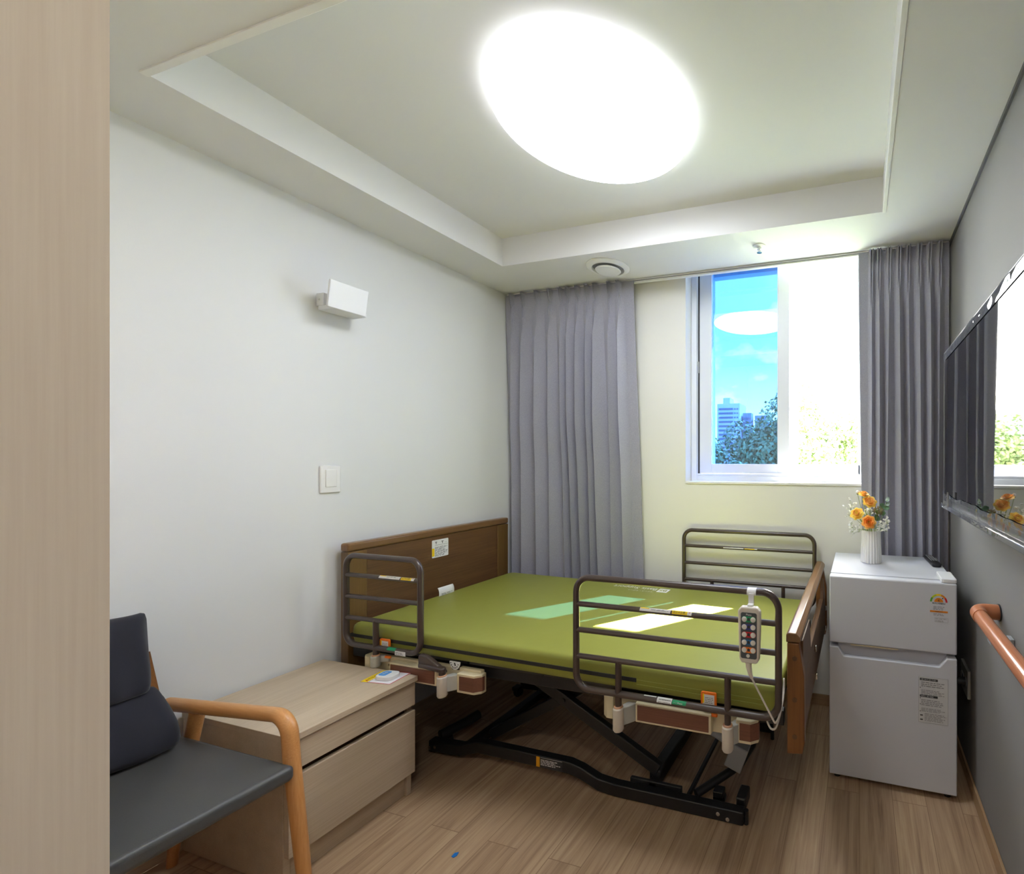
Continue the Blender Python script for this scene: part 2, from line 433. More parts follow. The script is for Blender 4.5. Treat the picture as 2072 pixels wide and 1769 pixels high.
o_.box(-.915, -.903, 2.70, 2.735, 1.28, WZ1-.02)
o_.obj('outer_frame', M['upvc_out'], w, bevel=.003)
MB().box(-.490, -.472, 2.735, 2.75, 1.90, 1.945).obj('outer_latch', M['blackplastic'], w, bevel=.002)
struct(MB().box(-2.4, 1.2, YO, 3.09, 2.75, 2.90), 'added_sun_stop', M['concrete'], flat=True)  # unseen slab added outside to cut the sun patch on the mattress

# ------------------------------------------------------------------ ceiling fittings
LX, LY, LR = -.903, 1.388, .341
t = thing('ceiling_light', 'large round white ceiling light glowing in the recessed tray', 'ceiling light', (LX, LY, ZT))
MB().lathe([(LR-.03, 0), (LR-.03, -.010), (LR-.05, -.012)], (LX, LY, ZT-.0005), 64).obj('base_ring', M['white'], t)
df = MB().lathe([(LR-.008, -.0445), (LR-.03, -.0555), (LR-.10, -.062), (.10, -.065), (.01, -.066)], (LX, LY, ZT), 64).obj('diffuser', M['lamp'], t)
MB().lathe([(LR-.030, -.003), (LR-.006, -.010), (LR, -.026), (LR-.006, -.0442)], (LX, LY, ZT), 64).obj('diffuser_rim', M['lamprim'], t)

VX, VY = -1.355, 2.205
t = thing('ceiling_vent', 'round white air vent in the ceiling above the left curtain', 'vent', (VX, VY, ZC))
MB().lathe([(.118, 0), (.118, -.004), (.108, -.012), (.088, -.014), (.086, -.004), (.086, 0)], (VX, VY, ZC-.0003), 48).obj('flange', M['trim_white'], t)
MB().lathe([(.085, -.0005), (.085, -.003), (.02, -.003)], (VX, VY, ZC-.0003), 40).obj('throat', M['greyplastic'], t)
MB().lathe([(.066, -.016), (.070, -.020), (.066, -.025), (.03, -.028), (.004, -.028)], (VX, VY, ZC), 40).obj('cover_disc', M['trim_white'], t)
MB().cyl((VX, VY, ZC-.004), (VX, VY, ZC-.02), .012).obj('hub', M['white'], t)

SX, SY = -.486, 2.195
t = thing('sprinkler_head', 'small chrome fire sprinkler in the ceiling in front of the window', 'sprinkler', (SX, SY, ZC))
MB().lathe([(.034, 0), (.033, -.004), (.014, -.008), (.012, -.008)], (SX, SY, ZC-.0003), 32).obj('escutcheon', M['trim_white'], t)
MB().lathe([(.011, -.006), (.011, -.018), (.007, -.020), (.007, -.030), (.013, -.031), (.013, -.034), (.002, -.036)], (SX, SY, ZC), 20).obj('head', M['steel'], t)

# ------------------------------------------------------------------ curtains and track
t = thing('curtain_track', 'slim white curtain track running along the ceiling above the window', 'curtain track', (-.9, 2.40, ZC))
MB().box(XL+.012, XR-.012, 2.392, 2.418, 2.389, ZC-.0005).obj('track', M['trim_white'], t, bevel=.002)
MB().box(XL+.012, XR-.012, 2.3895, 2.3925, 2.396, 2.399).obj('groove', M['inkgrey'], t)

def curtain(name, label, xa, xb, xa2, xb2, tops, bots, zb, seed, amp=.05):
    """pinch-pleated drape: every pleat is tied .09 m below the heading and opens into one fold"""
    rg = random.Random(seed); n = len(tops)
    ztop, zp = 2.398, 2.312
    t = thing(name, label, 'curtain', ((xa+xb)/2, 2.40, zb), 'grey curtains beside the window')
    am = [rg.uniform(.75, 1.2) for _ in range(n)]; am[0] = .5; asy = [rg.uniform(-.45, .45) for _ in range(n)]; wv = [rg.uniform(0, 6) for _ in range(n)]
    # columns: dense around each pleat
    cols = []
    for k in range(n+1):
        if k == 0: cols += [(-1, q/8) for q in range(0, 8)]
        for q in range(-10, 11):
            if k < n: cols.append((k, q/10))
    cols += [(n, q/8) for q in range(1, 9)]
    def P(col, v):
        k, q = col; z = ztop+(zb-ztop)*v
        hang = max(0., min(1., (zp-z)/(zp-zb))); h = hang**1.25
        c = [a+(b-a)*h for a, b in zip(tops, bots)]
        X = lambda f: (xa+(xb-xa)*f)*(1-h)+(xa2+(xb2-xa2)*f)*h
        if k == -1: f = (c[0]-(c[1]-c[0])/2)*q if c[0]-(c[1]-c[0])/2 > 0 else 0; f = max(0, f); r = 0
        elif k == n: e = c[-1]+(c[-1]-c[-2])/2; f = min(1, e+(1-e)*q) if e < 1 else 1; r = 0
        else:
            gl = (c[k]-c[k-1])/2 if k else (c[1]-c[0])/2; gr = (c[k+1]-c[k])/2 if k < n-1 else (c[-1]-c[-2])/2
            ridge = c[k]+asy[k]*min(gl, gr)*min(1, hang*2)
            L0, R0 = c[k]-gl, c[k]+gr
            f = ridge+(R0-ridge)*q if q > 0 else ridge+(ridge-L0)*q
            f = min(max(f, 0), 1)
        s_ = abs(q) if 0 <= k < n else 1
        if 0 <= k < n:
            w = abs(f-c[k])*abs(xb-xa)
            d = abs((f-c[k])*abs(xb-xa))
            head = math.exp(-((d-.006)/.0052)**2)              # twin ridges of the pinch
            tie = math.exp(-((z-zp)/.016)**2)
            open_ = min(1, hang*3.0)**.75
            hd = (.018+.016*max(0, (z-zp)/(ztop-zp)))*head*(1-tie*.75) if z >= zp else .018*head*(1-tie*.75)*max(0, 1-hang*4)
            fold = (1-s_)**1.35*(.020+(amp-.020)*open_)*am[k]*(1-tie*.6) if z < zp else 0
            fold *= min(1, hang*9+.15) if z < zp else 1
            off = max(hd, fold)
        else: off = 0
        base = 2.384 + (2.424-2.384)*min(1, hang*2.2)
        y = base-off+.004*math.sin(11*f+4*v+seed)*hang
        x = X(f)
        if 0 <= k < n: x += .006*math.sin(5*hang+wv[k])*hang*(1-s_)
        return (x, min(y, 2.430), z)
    nv = 70; vv = [i_/14*.10 for i_ in range(14)]+[.10+.90*i_/(nv-14) for i_ in range(nv-13)]
    mb = MB(); pts = [P(c_, v) for c_ in cols for v in vv]; m = len(vv)
    fs = [(a*m+b, (a+1)*m+b, (a+1)*m+b+1, a*m+b+1) for a in range(len(cols)-1) for b in range(m-1)]
    mb.add(pts, fs).obj('drape', M['curtain'], t, solid=.002, ang=60)
    for f in tops:
        x = xa+(xb-xa)*f
        MB().tube([(x, 2.388, 2.37), (x, 2.3895, 2.389), (x, 2.396, 2.3885)], .0015, 6).obj('hook', M['trim_white'], t)
    return t
curtain('curtain', 'long grey pleated curtain hanging in the left corner behind the bed head', XL+.012, -1.292, XL+.014, -1.225,
        (.057, .153, .268, .368, .455, .512, .588, .660, .722, .825, .895), (.045, .15, .29, .385, .46, .53, .605, .68, .745, .825, .90), .075, 4, .078)
curtain('curtain', 'grey pleated curtain bunched in the right corner behind the small refrigerator', -.004, XR-.012, .030, XR-.012,
        (.15, .235, .35, .46, .56, .68, .79, .90), (.09, .17, .32, .46, .58, .70, .80, .90), .075, 9, .048)

# ------------------------------------------------------------------ wall lamp and switch
t = thing('wall_lamp', 'small white wall lamp with a tilted rectangular shade', 'wall lamp', (XL, 1.42, 2.0))
MB().box(XL+.0005, XL+.045, 1.340, 1.475, 1.985, 2.040).obj('wall_box', M['white'], t, bevel=.002)
MB().box(XL+.012, XL+.10, 1.340, 1.475, 1.968, 1.985).obj('arm', M['white'], t, bevel=.002)
MB().cyl((XL+.02, 1.336, 2.012), (XL+.02, 1.3405, 2.012), .004, n=12).obj('screw', M['steel'], t)
Mr = Matrix.Rotation(R(9), 3, 'Y')
MB().obox((XL+.122, 1.383, 2.021), .005, .074, .056, Mr).obj('shade', M['white'], t, bevel=.002)

t = thing('light_switch', 'white square rocker light switch on the left wall above the bed head', 'light switch', (XL, 1.39, 1.245))
pl = MB().box(XL+.0005, XL+.009, 1.350, 1.429, 1.186, 1.305).obj('plate', M['trim_white'], t, bevel=.004, seg=3)
MB().box(XL+.008, XL+.0125, 1.369, 1.411, 1.212, 1.287).obj('rocker', M['trim_white'], t, bevel=.0015)

# ------------------------------------------------------------------ tall wardrobe at the left edge
WY = .258
t = thing('wardrobe', 'tall beige wood-grain wardrobe standing close at the left edge of the view', 'wardrobe', (-1.4, -.1, 0))
MB().box(-2.20, -.745, -.42, WY-.024, .06, 2.40).obj('carcass', M['oak_z'], t, bevel=.001)
MB().box(-.744, -.720, -.44, WY, .001, 2.405).obj('side_panel', M['oak_z'], t)
MB().box(-2.19, -.76, -.40, WY-.05, .001, .06).obj('plinth', M['oak_z'], t)
for i in range(3):
    MB().box(-2.20+i*.485+.001, -2.20+(i+1)*.485-.002, WY-.022, WY-.002, .07, 2.395).obj('door', M['oak_z'], t, bevel=.0015)

t = thing('added_fill_light', 'small round fill light added out of view to brighten the wardrobe side', 'ceiling light', (.06, -.22, ZC))  # added lamp out of view, only there to brighten the wardrobe panel
MB().lathe([(.095, 0), (.095, -.006), (.080, -.008), (.080, 0)], (.06, -.22, ZC-.0005), 40).obj('rim', M['white'], t)
MB().lathe([(.079, -.002), (.079, -.006), (.01, -.006)], (.06, -.22, ZC), 40).obj('diffuser', M['fillglow'], t)

# ------------------------------------------------------------------ armchair
t = thing('armchair', 'wooden armchair with grey leatherette seat beside the drawer cabinet', 'chair', (-1.85, .62, 0))
MB().box(-2.09, -1.549, .350, .882, .418, .462).obj('seat', M['leather'], t, bevel=.014, seg=5)
MB().box(-2.06, -1.62, .375, .855, .392, .419).obj('seat_frame', M['chairwood'], t, bevel=.004)
for sgn, yy in ((1, .893), (-1, .337)):
    arm = fillet([(-2.165, yy, .538), (-1.66, yy, .582), (-1.606, yy, .578), (-1.592, yy, .50), (-1.588, yy, .47)], [0, .3, .05, .05, 0], 8)
    MB().tube(fillet([(-2.165, yy, .536), (-1.598, yy, .586), (-1.586, yy, .47)], .055, 10), .0195, 20).obj('armrest', M['chairwood'], t)
    MB().tube([(-1.586, yy, .4705), (-1.555, yy+sgn*.006, .20), (-1.533, yy+sgn*.012, 0.0005)], [.0195, .0175, .014], 20).obj('leg', wood('honey_wood_leg', lin(202, 150, 94), lin(178, 120, 66), 'z', .35), t)
    MB().tube([(-2.015, yy, .535), (-2.10, yy, .26), (-2.17, yy+sgn*.01, .0005)], [.0185, .017, .013], 20).obj('leg', M['chairwood'], t)
for xx in (-1.66, -2.02):
    MB().tube([(xx, .352, .405), (xx, .878, .405)], .011, 14).obj('crossbar', M['chairwood'], t)
def shell(u, v):
    y = .395+.462*u; b = .022*math.cos((u-.5)*PI)
    return (-2.060-.115*v-b*.5, y, .43+.29*v)
MB().grid(shell, 12, 10).obj('back_shell', M['walnut_z'], t, solid=.012)

def pad(mb, prof, yc, hy, seed, nu=28):
    # upholstered pad: closed outline prof [(x, z, spread)] swept across the width, edges pinched at both ends
    rg = random.Random(seed); ph = [rg.uniform(0, 6) for _ in range(4)]
    n = len(prof); cx0 = sum(p[0] for p in prof)/n; vs = []
    for i in range(nu+1):
        u = -1+2*i/nu; e = min(1, (1-abs(u))/.10+.02); pin = math.sin(e*PI/2)**.6
        for (x, z, sp) in prof:
            yy = yc+u*(hy+sp)+.003*math.sin(26*z+ph[0])*abs(u)
            dx = (x-cx0)*pin; w = .0035*math.sin(11*u+ph[1]+14*z)+.0025*math.sin(19*u+ph[2]-22*z)
            # keep the mid-plane tilt while the thickness is pinched
            mid = [q for q in prof if abs(q[1]-z) < .03]; xm = sum(q[0] for q in mid)/len(mid)
            vs.append((xm+(x-xm)*pin+w, yy, z+.003*math.sin(7*u+ph[3])))
    fs = [(i*n+k, i*n+(k+1) % n, (i+1)*n+(k+1) % n, (i+1)*n+k) for i in range(nu) for k in range(n)]
    fs += [tuple(range(n)), tuple(nu*n+k for k in range(n-1, -1, -1))]
    return mb.add(vs, fs)
t = thing('back_cushion', 'dark navy folded fabric cushion leaning on the armchair back', 'cushion', (-2.02, .6, .464))
lowp = [(-1.972, .4655, .006), (-1.955, .485, .012), (-1.968, .53, .008), (-1.990, .58, -.002), (-2.012, .625, -.012), (-2.034, .648, -.018), (-2.062, .650, -.018), (-2.084, .628, -.014), (-2.078, .58, -.002), (-2.062, .53, .004), (-2.046, .48, .006), (-2.02, .4655, .006)]
upp = [(-2.020, .640, -.006), (-2.008, .662, -.002), (-2.016, .71, 0), (-2.026, .76, 0), (-2.038, .81, -.002), (-2.052, .852, 0), (-2.072, .873, .004), (-2.098, .872, .004), (-2.116, .850, .002), (-2.112, .80, 0), (-2.104, .74, 0), (-2.096, .69, -.002), (-2.085, .655, -.004), (-2.050, .640, -.006)]
pad(MB(), lowp, .603, .240, 2).obj('lower_pad', M['navy'], t, sub=1, ang=80)
pad(MB(), upp, .592, .220, 5).obj('upper_pad', M['navy'], t, sub=1, ang=80)

# ------------------------------------------------------------------ low drawer cabinet, call card, call button
CY0, CY1 = .948, 1.360
t = thing('drawer_cabinet', 'low light oak cabinet with two drawers between armchair and bed', 'cabinet', (-1.96, 1.15, 0))
MB().box(XL+.012, -1.690, CY0-.003, CY1, .453, .473).obj('top', M['oak'], t, bevel=.0012)
cb = MB(); cb.box(XL+.012, -1.722, CY0, CY0+.018, .001, .453); cb.box(XL+.012, -1.722, CY1-.020, CY1-.002, .001, .453); cb.box(XL+.012, XL+.02, CY0+.018, CY1-.02, .05, .453)
cb.box(XL+.02, -1.73, CY0+.018, CY1-.02, .08, .098)
cb.obj('carcass', M['oak'], t, bevel=.001)
MB().box(-1.78, -1.735, CY0+.018, CY1-.02, .001, .08).obj('plinth', M['oak'], t)
d1 = MB().box(-1.721, -1.700, CY0+.002, CY1-.003, .358, .450).obj('drawer', M['oak'], t, bevel=.0012)
d2 = MB().box(-1.721, -1.700, CY0+.002, CY1-.003, .092, .337).obj('drawer', M['oak'], t, bevel=.0012)
MB().box(-1.775, -1.735, CY0+.018, CY1-.02, .325, .372).obj('finger_gap', M['walnut'], t)

A0 = Vector((-1.868, 1.205, .4735))
cx_, cy_ = Vector((0, 1, 0)), Vector((-1, 0, 0))      # card reads from the room side
t = thing('call_card', 'white instruction card with yellow header and red border on cabinet', 'card', (-1.795, 1.265, .4733))
MB().box(-1.870, -1.722, 1.208, 1.330, .4733, .4742).obj('sheet', M['cardwhite'], t)
MB().box(-1.870, -1.838, 1.208, 1.330, .4742, .4746).obj('header', M['yellow'], t)
b_ = MB(); b_.box(-1.838, -1.722, 1.208, 1.211, .4742, .4746); b_.box(-1.838, -1.722, 1.327, 1.330, .4742, .4746); b_.box(-1.726, -1.722, 1.211, 1.327, .4742, .4746)
b_.obj('border', M['red'], t)
text('lettering', '비상시 호출벨', .019, M['ink'], t, (-1.846, 1.232, .4746), (0, 1, 0), (-1, 0, 0), lift=.0003, width=.088)
MB().prism([(-1.846, 1.217), (-1.846, 1.229), (-1.860, 1.223)], 'z', .4746, .4748).obj('warning_mark', M['red'], t)
rows(MB(), (-1.832, 1.216, .4742), (0, 1, 0), (-1, 0, 0), .05, .005, 1, 3, .6, .0003, .008).obj('small_print', M['inkgrey'], t)
def rrect(x0, x1, y0, y1, r, n=6):
    out = []
    for (cx, cy, a) in ((x1-r, y1-r, 0), (x0+r, y1-r, 90), (x0+r, y0+r, 180), (x1-r, y0+r, 270)):
        out += [(cx+r*math.cos(R(a+90*k/n)), cy+r*math.sin(R(a+90*k/n))) for k in range(n+1)]
    return out
t.location = (-1.792, 1.310, .4733); t.scale = (.90, .76, 1); t.rotation_euler = (0, 0, R(6))
t = thing('call_button', 'white wireless call button with a blue key lying on the card', 'call button', (-1.785, 1.268, .4748))
MB().prism(rrect(-1.828, -1.745, 1.232, 1.304, .024), 'z', .4748, .490).obj('body', M['white'], t, bevel=.003, seg=3)
k_ = MB().prism(rrect(-1.818, -1.781, 1.245, 1.290, .009), 'z', .490, .4912).obj('key', M['lightblue'], t, bevel=.0005)
text('key_label', '호출', .015, M['white'], k_, (-1.795, 1.254, .4912), (0, 1, 0), (-1, 0, 0), lift=.0003, width=.027)

t.location = (-1.782, 1.312, .4748); t.scale = (.90, .78, 1); t.rotation_euler = (0, 0, R(6))

# ------------------------------------------------------------------ bed
bed = thing('nursing_bed', 'adjustable care bed with walnut head and foot boards and black lift base', 'bed', (-1.2, 1.85, 0))
# headboard
HX = -2.15
hb = MB().box(-2.196, -2.157, 1.428, 2.318, .26, .925).obj('headboard', M['walnut'], bed, bevel=.002)
MB().box(-2.200, HX, 1.412, 2.335, .925, .962).obj('cap', M['walnut_cap'], hb, bevel=.009, seg=3)
MB().box(-2.198, HX-.002, 1.414, 1.492, .24, .924).obj('stile', M['walnut_stile'], hb, bevel=.003)
MB().box(-2.198, HX-.002, 2.25, 2.333, .24, .924).obj('stile', M['walnut_stile'], hb, bevel=.003)
lb = MB().prism(rrect(1.813, 1.909, .812, .905, .005), 'x', HX-.0068, HX-.0062).obj('care_label', M['whitepaper'], hb)
rows(MB(), (HX-.0060, 1.829, .818), (0, 1, 0), (0, 0, 1), .076, .052, 9, 1, .5, .0002, .012).obj('small_print', M['inkgrey'], lb)
MB().box(HX-.0062, HX-.0059, 1.829, 1.905, .876, .8772).box(HX-.0062, HX-.0059, 1.835, 1.838, .882, .892).box(HX-.0062, HX-.0059, 1.831, 1.842, .892, .895).box(HX-.0062, HX-.0059, 1.872, 1.875, .882, .892).box(HX-.0062, HX-.0059, 1.867, 1.880, .892, .895).box(HX-.0062, HX-.0059, 1.890, 1.899, .885, .886).obj('pictograms', M['ink'], lb)
MB().box(HX-.0062, HX-.0059, 1.813, 1.827, .820, .862).obj('warning_band', M['yellow'], lb)
# footboard
FX0, FX1, FY0, FY1 = -.221, -.180, 1.384, 2.398
fb = MB()
pr = [(FX0+.003, .410), (FX0+.051, .416), (FX0+.058, .45), (FX0+.056, .66), (FX1-.002, .758), (FX0+.003, .758)]
stl = lambda a, b: MB().prism(pr, 'y', a, b).obj('post', M['walnut_z'], fb_o, bevel=.003)
fb.box(-.205, -.190, FY0+.03, FY1-.03, .43, .600)
fb_o = fb.obj('footboard', M['walnut'], bed, bevel=.001)
stl(FY0, FY0+.035); stl(FY1-.035, FY1)
MB().prism([(FX0, .760), (FX1+.004, .762), (FX1+.004, .776), (FX1-.010, .790), (FX0+.006, .790), (FX0, .784)], 'y', FY0-.002, FY1+.002).obj('cap', M['walnut_cap'], fb_o, bevel=.003)
MB().prism([(FY0+.035, .44), (FY1-.035, .44), (FY1-.035, .62), (FY1-.13, .735), (FY1-.16, .64), (FY0+.28, .635), (FY0+.23, .755), (FY0+.035, .755)], 'x', -.188, -.172).obj('panel', M['walnut'], fb_o, bevel=.002)
for (yy, zz) in ((1.80, .575), (2.41-.06, .56), (1.84, .385+.06), (2.34, .46)):
    MB().box(-.172, -.164, yy-.006, yy+.006, zz-.012, zz+.012).obj('bracket', M['steel'], fb_o, bevel=.002)
for zz in (.711, .582, .467):
    MB().cyl((FX0+.027, FY0-.0015, zz), (FX0+.027, FY0+.004, zz), .0075, n=18).obj('plug', M['walnut'], fb_o)
# platform frame under the mattress
pf = MB()
pf.box(-2.14, -.235, 1.425, 1.455, .470, .518); pf.box(-2.14, -.235, 2.24, 2.27, .470, .518)
for xx in (-2.12, -1.55, -1.0, -.30): pf.box(xx, xx+.04, 1.455, 2.24, .475, .510)
pf.obj('bed_frame', M['black'], bed, bevel=.003)
for a, b in ((-2.13, -1.50), (-1.49, -1.15), (-1.14, -.72), (-.71, -.25)):
    MB().prism([(a, .5185), (b, .5185), (b, .5240+.0097*(-.246-b)), (a, .5240+.0097*(-.246-a))], 'y', 1.412, 2.285).obj('platform_plate', M['darkgrey'], bed, bevel=.002)
def bracket(x0, x1, i0, i1, e0, e1, f0):
    p = MB(); p.box(x0, x1, 1.392, 1.410, .432, .512).box(x0+.02, x1-.02, 1.41, 1.425, .45, .50)
    bo = p.obj('side_bracket', M['beige'], bed, bevel=.004)
    MB().box(i0, i1, 1.366, 1.393, .437, .503).obj('skirt', M['beige'], bo, bevel=.003)
    MB().box(i0+.008, i1-.008, 1.3645, 1.37, .445, .496).obj('inlay', M['inlay'], bo)
    MB().prism([(e0, 1.366), (e1-.022, 1.366), (e1, 1.384), (e1, 1.405), (e0, 1.405)], 'z', .428, .503).obj('end_cap', M['beige'], bo, bevel=.003)
    MB().prism([(e0+.013, 1.3645), (e1-.023, 1.3645), (e1+.0015, 1.3845), (e1+.0015, 1.395), (e0+.013, 1.395)], 'z', .439, .493).obj('end_inlay', M['inlay'], bo)
    MB().prism([(f0, 1.385), (f0+.02, 1.37), (f0+.045, 1.37), (f0+.045, 1.405), (f0, 1.405)], 'z', .430, .508).obj('end_cap', M['beige'], bo, bevel=.003)
    MB().cyl((i0-.03, 1.389, .478), (i0-.03, 1.393, .478), .005, n=14).obj('bolt', M['steel'], bo)
bracket(-.86, -.32, -.735, -.463, -.380, -.309, -.868)
bracket(-2.00, -1.41, -1.85, -1.604, -1.502, -1.398, -2.01)
def holder(x, y, back, m='ivory', zt=.492, zb=.412):
    h = MB().tube([(x, y, zb), (x, y, zb+.006), (x, y, zt-.004), (x, y, zt)], [.015, .0185, .0185, .0155], 24).obj('rail_holder', M[m], bed)
    s = 1 if back > y else -1
    MB().prism([(x-.004, y+s*.008), (x+.016, y+s*.004), (x+.046, back-s*.006), (x+.046, back), (x+.012, back)], 'z', zb+.016, zt-.003).obj('holder_arm', M['holder_grey'], h, bevel=.003)
    MB().lathe([(.0155, 0), (.0155, .004), (.0125, .006)], (x, y, zt-.001), 20).obj('bushing', M['peach'], h)
holder(-.787, 1.345, 1.392); holder(-.400, 1.345, 1.392); holder(-1.557, 1.352, 1.392); holder(-1.923, 1.3665, 1.392, 'holder_grey', .522, .476)
holder(-.812, 2.414, 2.27); holder(-.401, 2.414, 2.27)
def lock(x, z):
    l = MB().prism(rrect(x-.027, x+.027, z-.028, z+.018, .006), 'y', 1.374, 1.380).obj('lock_tag', M['orange'], bed, bevel=.001)
    MB().box(x-.020, x+.020, 1.3735, 1.3741, z-.021, z+.010).obj('tag_label', M['whitepaper'], l)
    MB().box(x-.020, x-.015, 1.3733, 1.3736, z-.018, z+.012).obj('tag_stripe', M['yellow'], l)
    rows(MB(), (x-.012, 1.3734, z-.017), (1, 0, 0), (0, 0, 1), .029, .022, 4, 8, .35, .0002, .006).obj('small_print', M['inkgrey'], l)
    MB().box(x+.001, x+.030, 1.372, 1.381, z-.060, z-.050).obj('lock_lever', M['orange'], bed, bevel=.003)
lock(-.474, .553); lock(-1.886, .572)
# backrest angle gauge
g_ = MB().prism([(-1.534+.026*math.cos(R(a)), .535+.032*math.sin(R(a))) for a in range(180, 361, 12)], 'y', 1.386, 1.390).obj('angle_gauge', M['whitepaper'], bed, bevel=.001)
mk = MB()
for a in range(192, 350, 24): mk.beam((-1.534+.017*math.cos(R(a)), 1.3855, .535+.022*math.sin(R(a))), (-1.534+.021*math.cos(R(a)), 1.3855, .535+.027*math.sin(R(a))), .0004, .004, (1, 0, 0))
mk.beam((-1.534, 1.3855, .531), (-1.530, 1.3855, .519), .0004, .006, (1, 0, 0))
mk.obj('scale_marks', M['ink'], g_)
MB().box(-1.552, -1.516, 1.390, 1.426, .502, .516).obj('gauge_mount', M['black'], bed)
# floor base
path = [(-1.872, .040), (-1.70, .046), (-1.60, .078), (-1.14, .076), (-1.085, .064), (-1.005, .034), (-.93, .027), (-.405, .027)]
def side_rail(y0, y1):
    up = [(x, z+.024) for x, z in path]; dn = [(x, z-.024) for x, z in path]
    return MB().prism(up+dn[::-1], 'y', y0, y1).obj('base_rail', M['black'], bed, bevel=.004)
br_ = side_rail(1.556, 1.592)
for (xx, zz) in ((-.500, .030), (-.463, .018), (-1.862, .034), (-1.832, .042)):
    MB().lathe([(.0075, 0), (.0075, -.003), (.004, -.004), (.001, -.004)], (xx, 1.5558, zz), 16, axis='y').obj('bolt', M['steel'], br_)
ws = MB().box(-1.293, -1.166, 1.5552, 1.5556, .056, .098).obj('warning_label', M['ink'], br_)
MB().box(-1.293, -1.276, 1.5549, 1.5553, .056, .098).obj('label_band', mat('amber', lin(232, 166, 24), .5), ws)
rows(MB().box(-1.272, -1.168, 1.555, 1.5553, .0955, .0965), (-1.271, 1.5552, .066), (1, 0, 0), (0, 0, 1), .098, .026, 4, 5, .5, .0003, .010).obj('small_print', M['whitepaper'], ws)
side_rail(2.12, 2.156)
for bx_ in ((-.80, -.765, 1.592, 2.12, .030, .062), (-.640, -.625, 1.592, 2.12, .030, .048), (-1.70, -1.66, 1.592, 2.12, .03, .066), (-.88, -.66, 1.592, 1.606, .030, .066)):
    MB().box(*bx_).obj('crossbar', M['black'], bed, bevel=.003)
MB().tube(fillet([(-.60, 1.593, .055), (-.475, 1.76, .075), (-.445, 1.90, .09), (-.475, 1.98, .075), (-.60, 2.12, .055)], .06, 6), .016, 14).obj('stabiliser_bar', M['black'], bed)
for yy in (1.60, 2.11):
    MB().box(-.445, -.407, yy, yy+.075, .022, .068).obj('foot_block', M['black'], bed, bevel=.006)
    MB().cyl((-.398, yy-.025, .0008), (-.398, yy-.025, .050), .009, n=16).obj('foot_stop', M['blackplastic'], bed)
for (xx, yy) in ((-1.845, 1.63), (-1.845, 2.075), (-.52, 1.64), (-.52, 2.07)):
    MB().lathe([(.012, -.011), (.024, -.011), (.025, -.008), (.025, .008), (.024, .011), (.012, .011)], (xx, yy, .0256), 20, axis='y').obj('caster', M['blackplastic'], bed)
    MB().box(xx-.02, xx+.02, yy-.026, yy+.012, .040, .062).obj('caster_fork', M['black'], bed, bevel=.003)
MB().tube([(-1.845, 1.592, .07), (-1.81, 1.70, .075), (-1.80, 1.76, .08)], .022, 14).obj('brake_pedal', M['blackplastic'], bed)
# scissor lift
def arm(p0, p1, y0, w=.045, th=.028):
    a = Vector((p0[0], y0+th/2, p0[1])); b = Vector((p1[0], y0+th/2, p1[1]))
    return MB().beam(a, b, th, w, (0, 1, 0) if False else (0, 0, 1)).obj('lift_arm', M['black'], bed, bevel=.004)
for y0, y1 in ((1.625, 1.668), (2.06, 2.02)):
    arm((-1.50, .445), (-.775, .086), y0, .050); arm((-1.64, .058), (-.98, .445), y1, .045)
    MB().cyl((-1.215, y0-.004, .304), (-1.215, y0+.05, .304), .010, n=16).obj('pivot', M['blackplastic'], bed)
    MB().box(-1.60, -.90, y0, y0+.03, .440, .472).obj('lift_beam', M['black'], bed, bevel=.003)
MB().beam((-.79, 1.63, .06), (-.79, 2.09, .06), .05, .05).obj('lift_axle', M['black'], bed, bevel=.006)
MB().beam((-1.44, 1.62, .41), (-1.40, 2.09, .41), .06, .04).obj('lift_axle', M['black'], bed, bevel=.006)
MB().tube([(-1.13, 1.77, .42), (-.60, 1.745, .215)], .012, 16).obj('actuator_rod', M['steel'], bed)
ac = MB().tube([(-.60, 1.745, .215), (-.47, 1.738, .165)], .017, 16)
ac.obox((-.475, 1.74, .135), .036, .030, .050, Matrix.Rotation(R(20), 3, 'Y'))
ac.obj('actuator_motor', M['greyplastic'], bed, bevel=.004)
MB().box(-1.55, -1.10, 1.86, 1.92, .36, .44).obj('control_box', M['blackplastic'], bed, bevel=.006)

# ------------------------------------------------------------------ mattress
MX0, MX1, MY0, MY1, MZ0, MZ1 = -2.096, -.246, 1.388, 2.296, .5250, .612
t = thing('mattress', 'olive green vinyl covered mattress lying on the care bed', 'mattress', ((MX0+MX1)/2, (MY0+MY1)/2, MZ0))
mb = MB(); nx, ny = 64, 32
def sup(u):      # -1..1 rounded profile parameter
    return u
vs = []; rad = .026
def ring(z, ins):
    pts = rrect(MX0+ins, MX1-ins, MY0+ins, MY1-ins, .024, 8); return [(p[0], p[1], z) for p in pts]
prof = [(MZ0, .010), (MZ0+.004, .003), (MZ0+.02, 0), (MZ0+.045, -.002), (MZ0+.070, -.001), (MZ0+.078, .001), (MZ0+.0835, .005), (MZ1-.0008, .012), (MZ1, .022)]
rings = [ring(z, i) for z, i in prof]; n = len(rings[0]); vs = [p for r in rings for p in r]
fs = [(i*n+k, i*n+(k+1) % n, (i+1)*n+(k+1) % n, (i+1)*n+k) for i in range(len(rings)-1) for k in range(n)]
fs += [tuple(range(n-1, -1, -1)), tuple((len(rings)-1)*n+k for k in range(n))]
mb.add(vs, fs)
mo_ = mb.obj('cover', M['olive'], t, ang=60)
z_ = .564
MB().box(MX0+.0, -.742, MY0-.0035, MY0+.004, z_-.0072, z_+.0072).obj('zipper', M['zip'], t, bevel=.001)
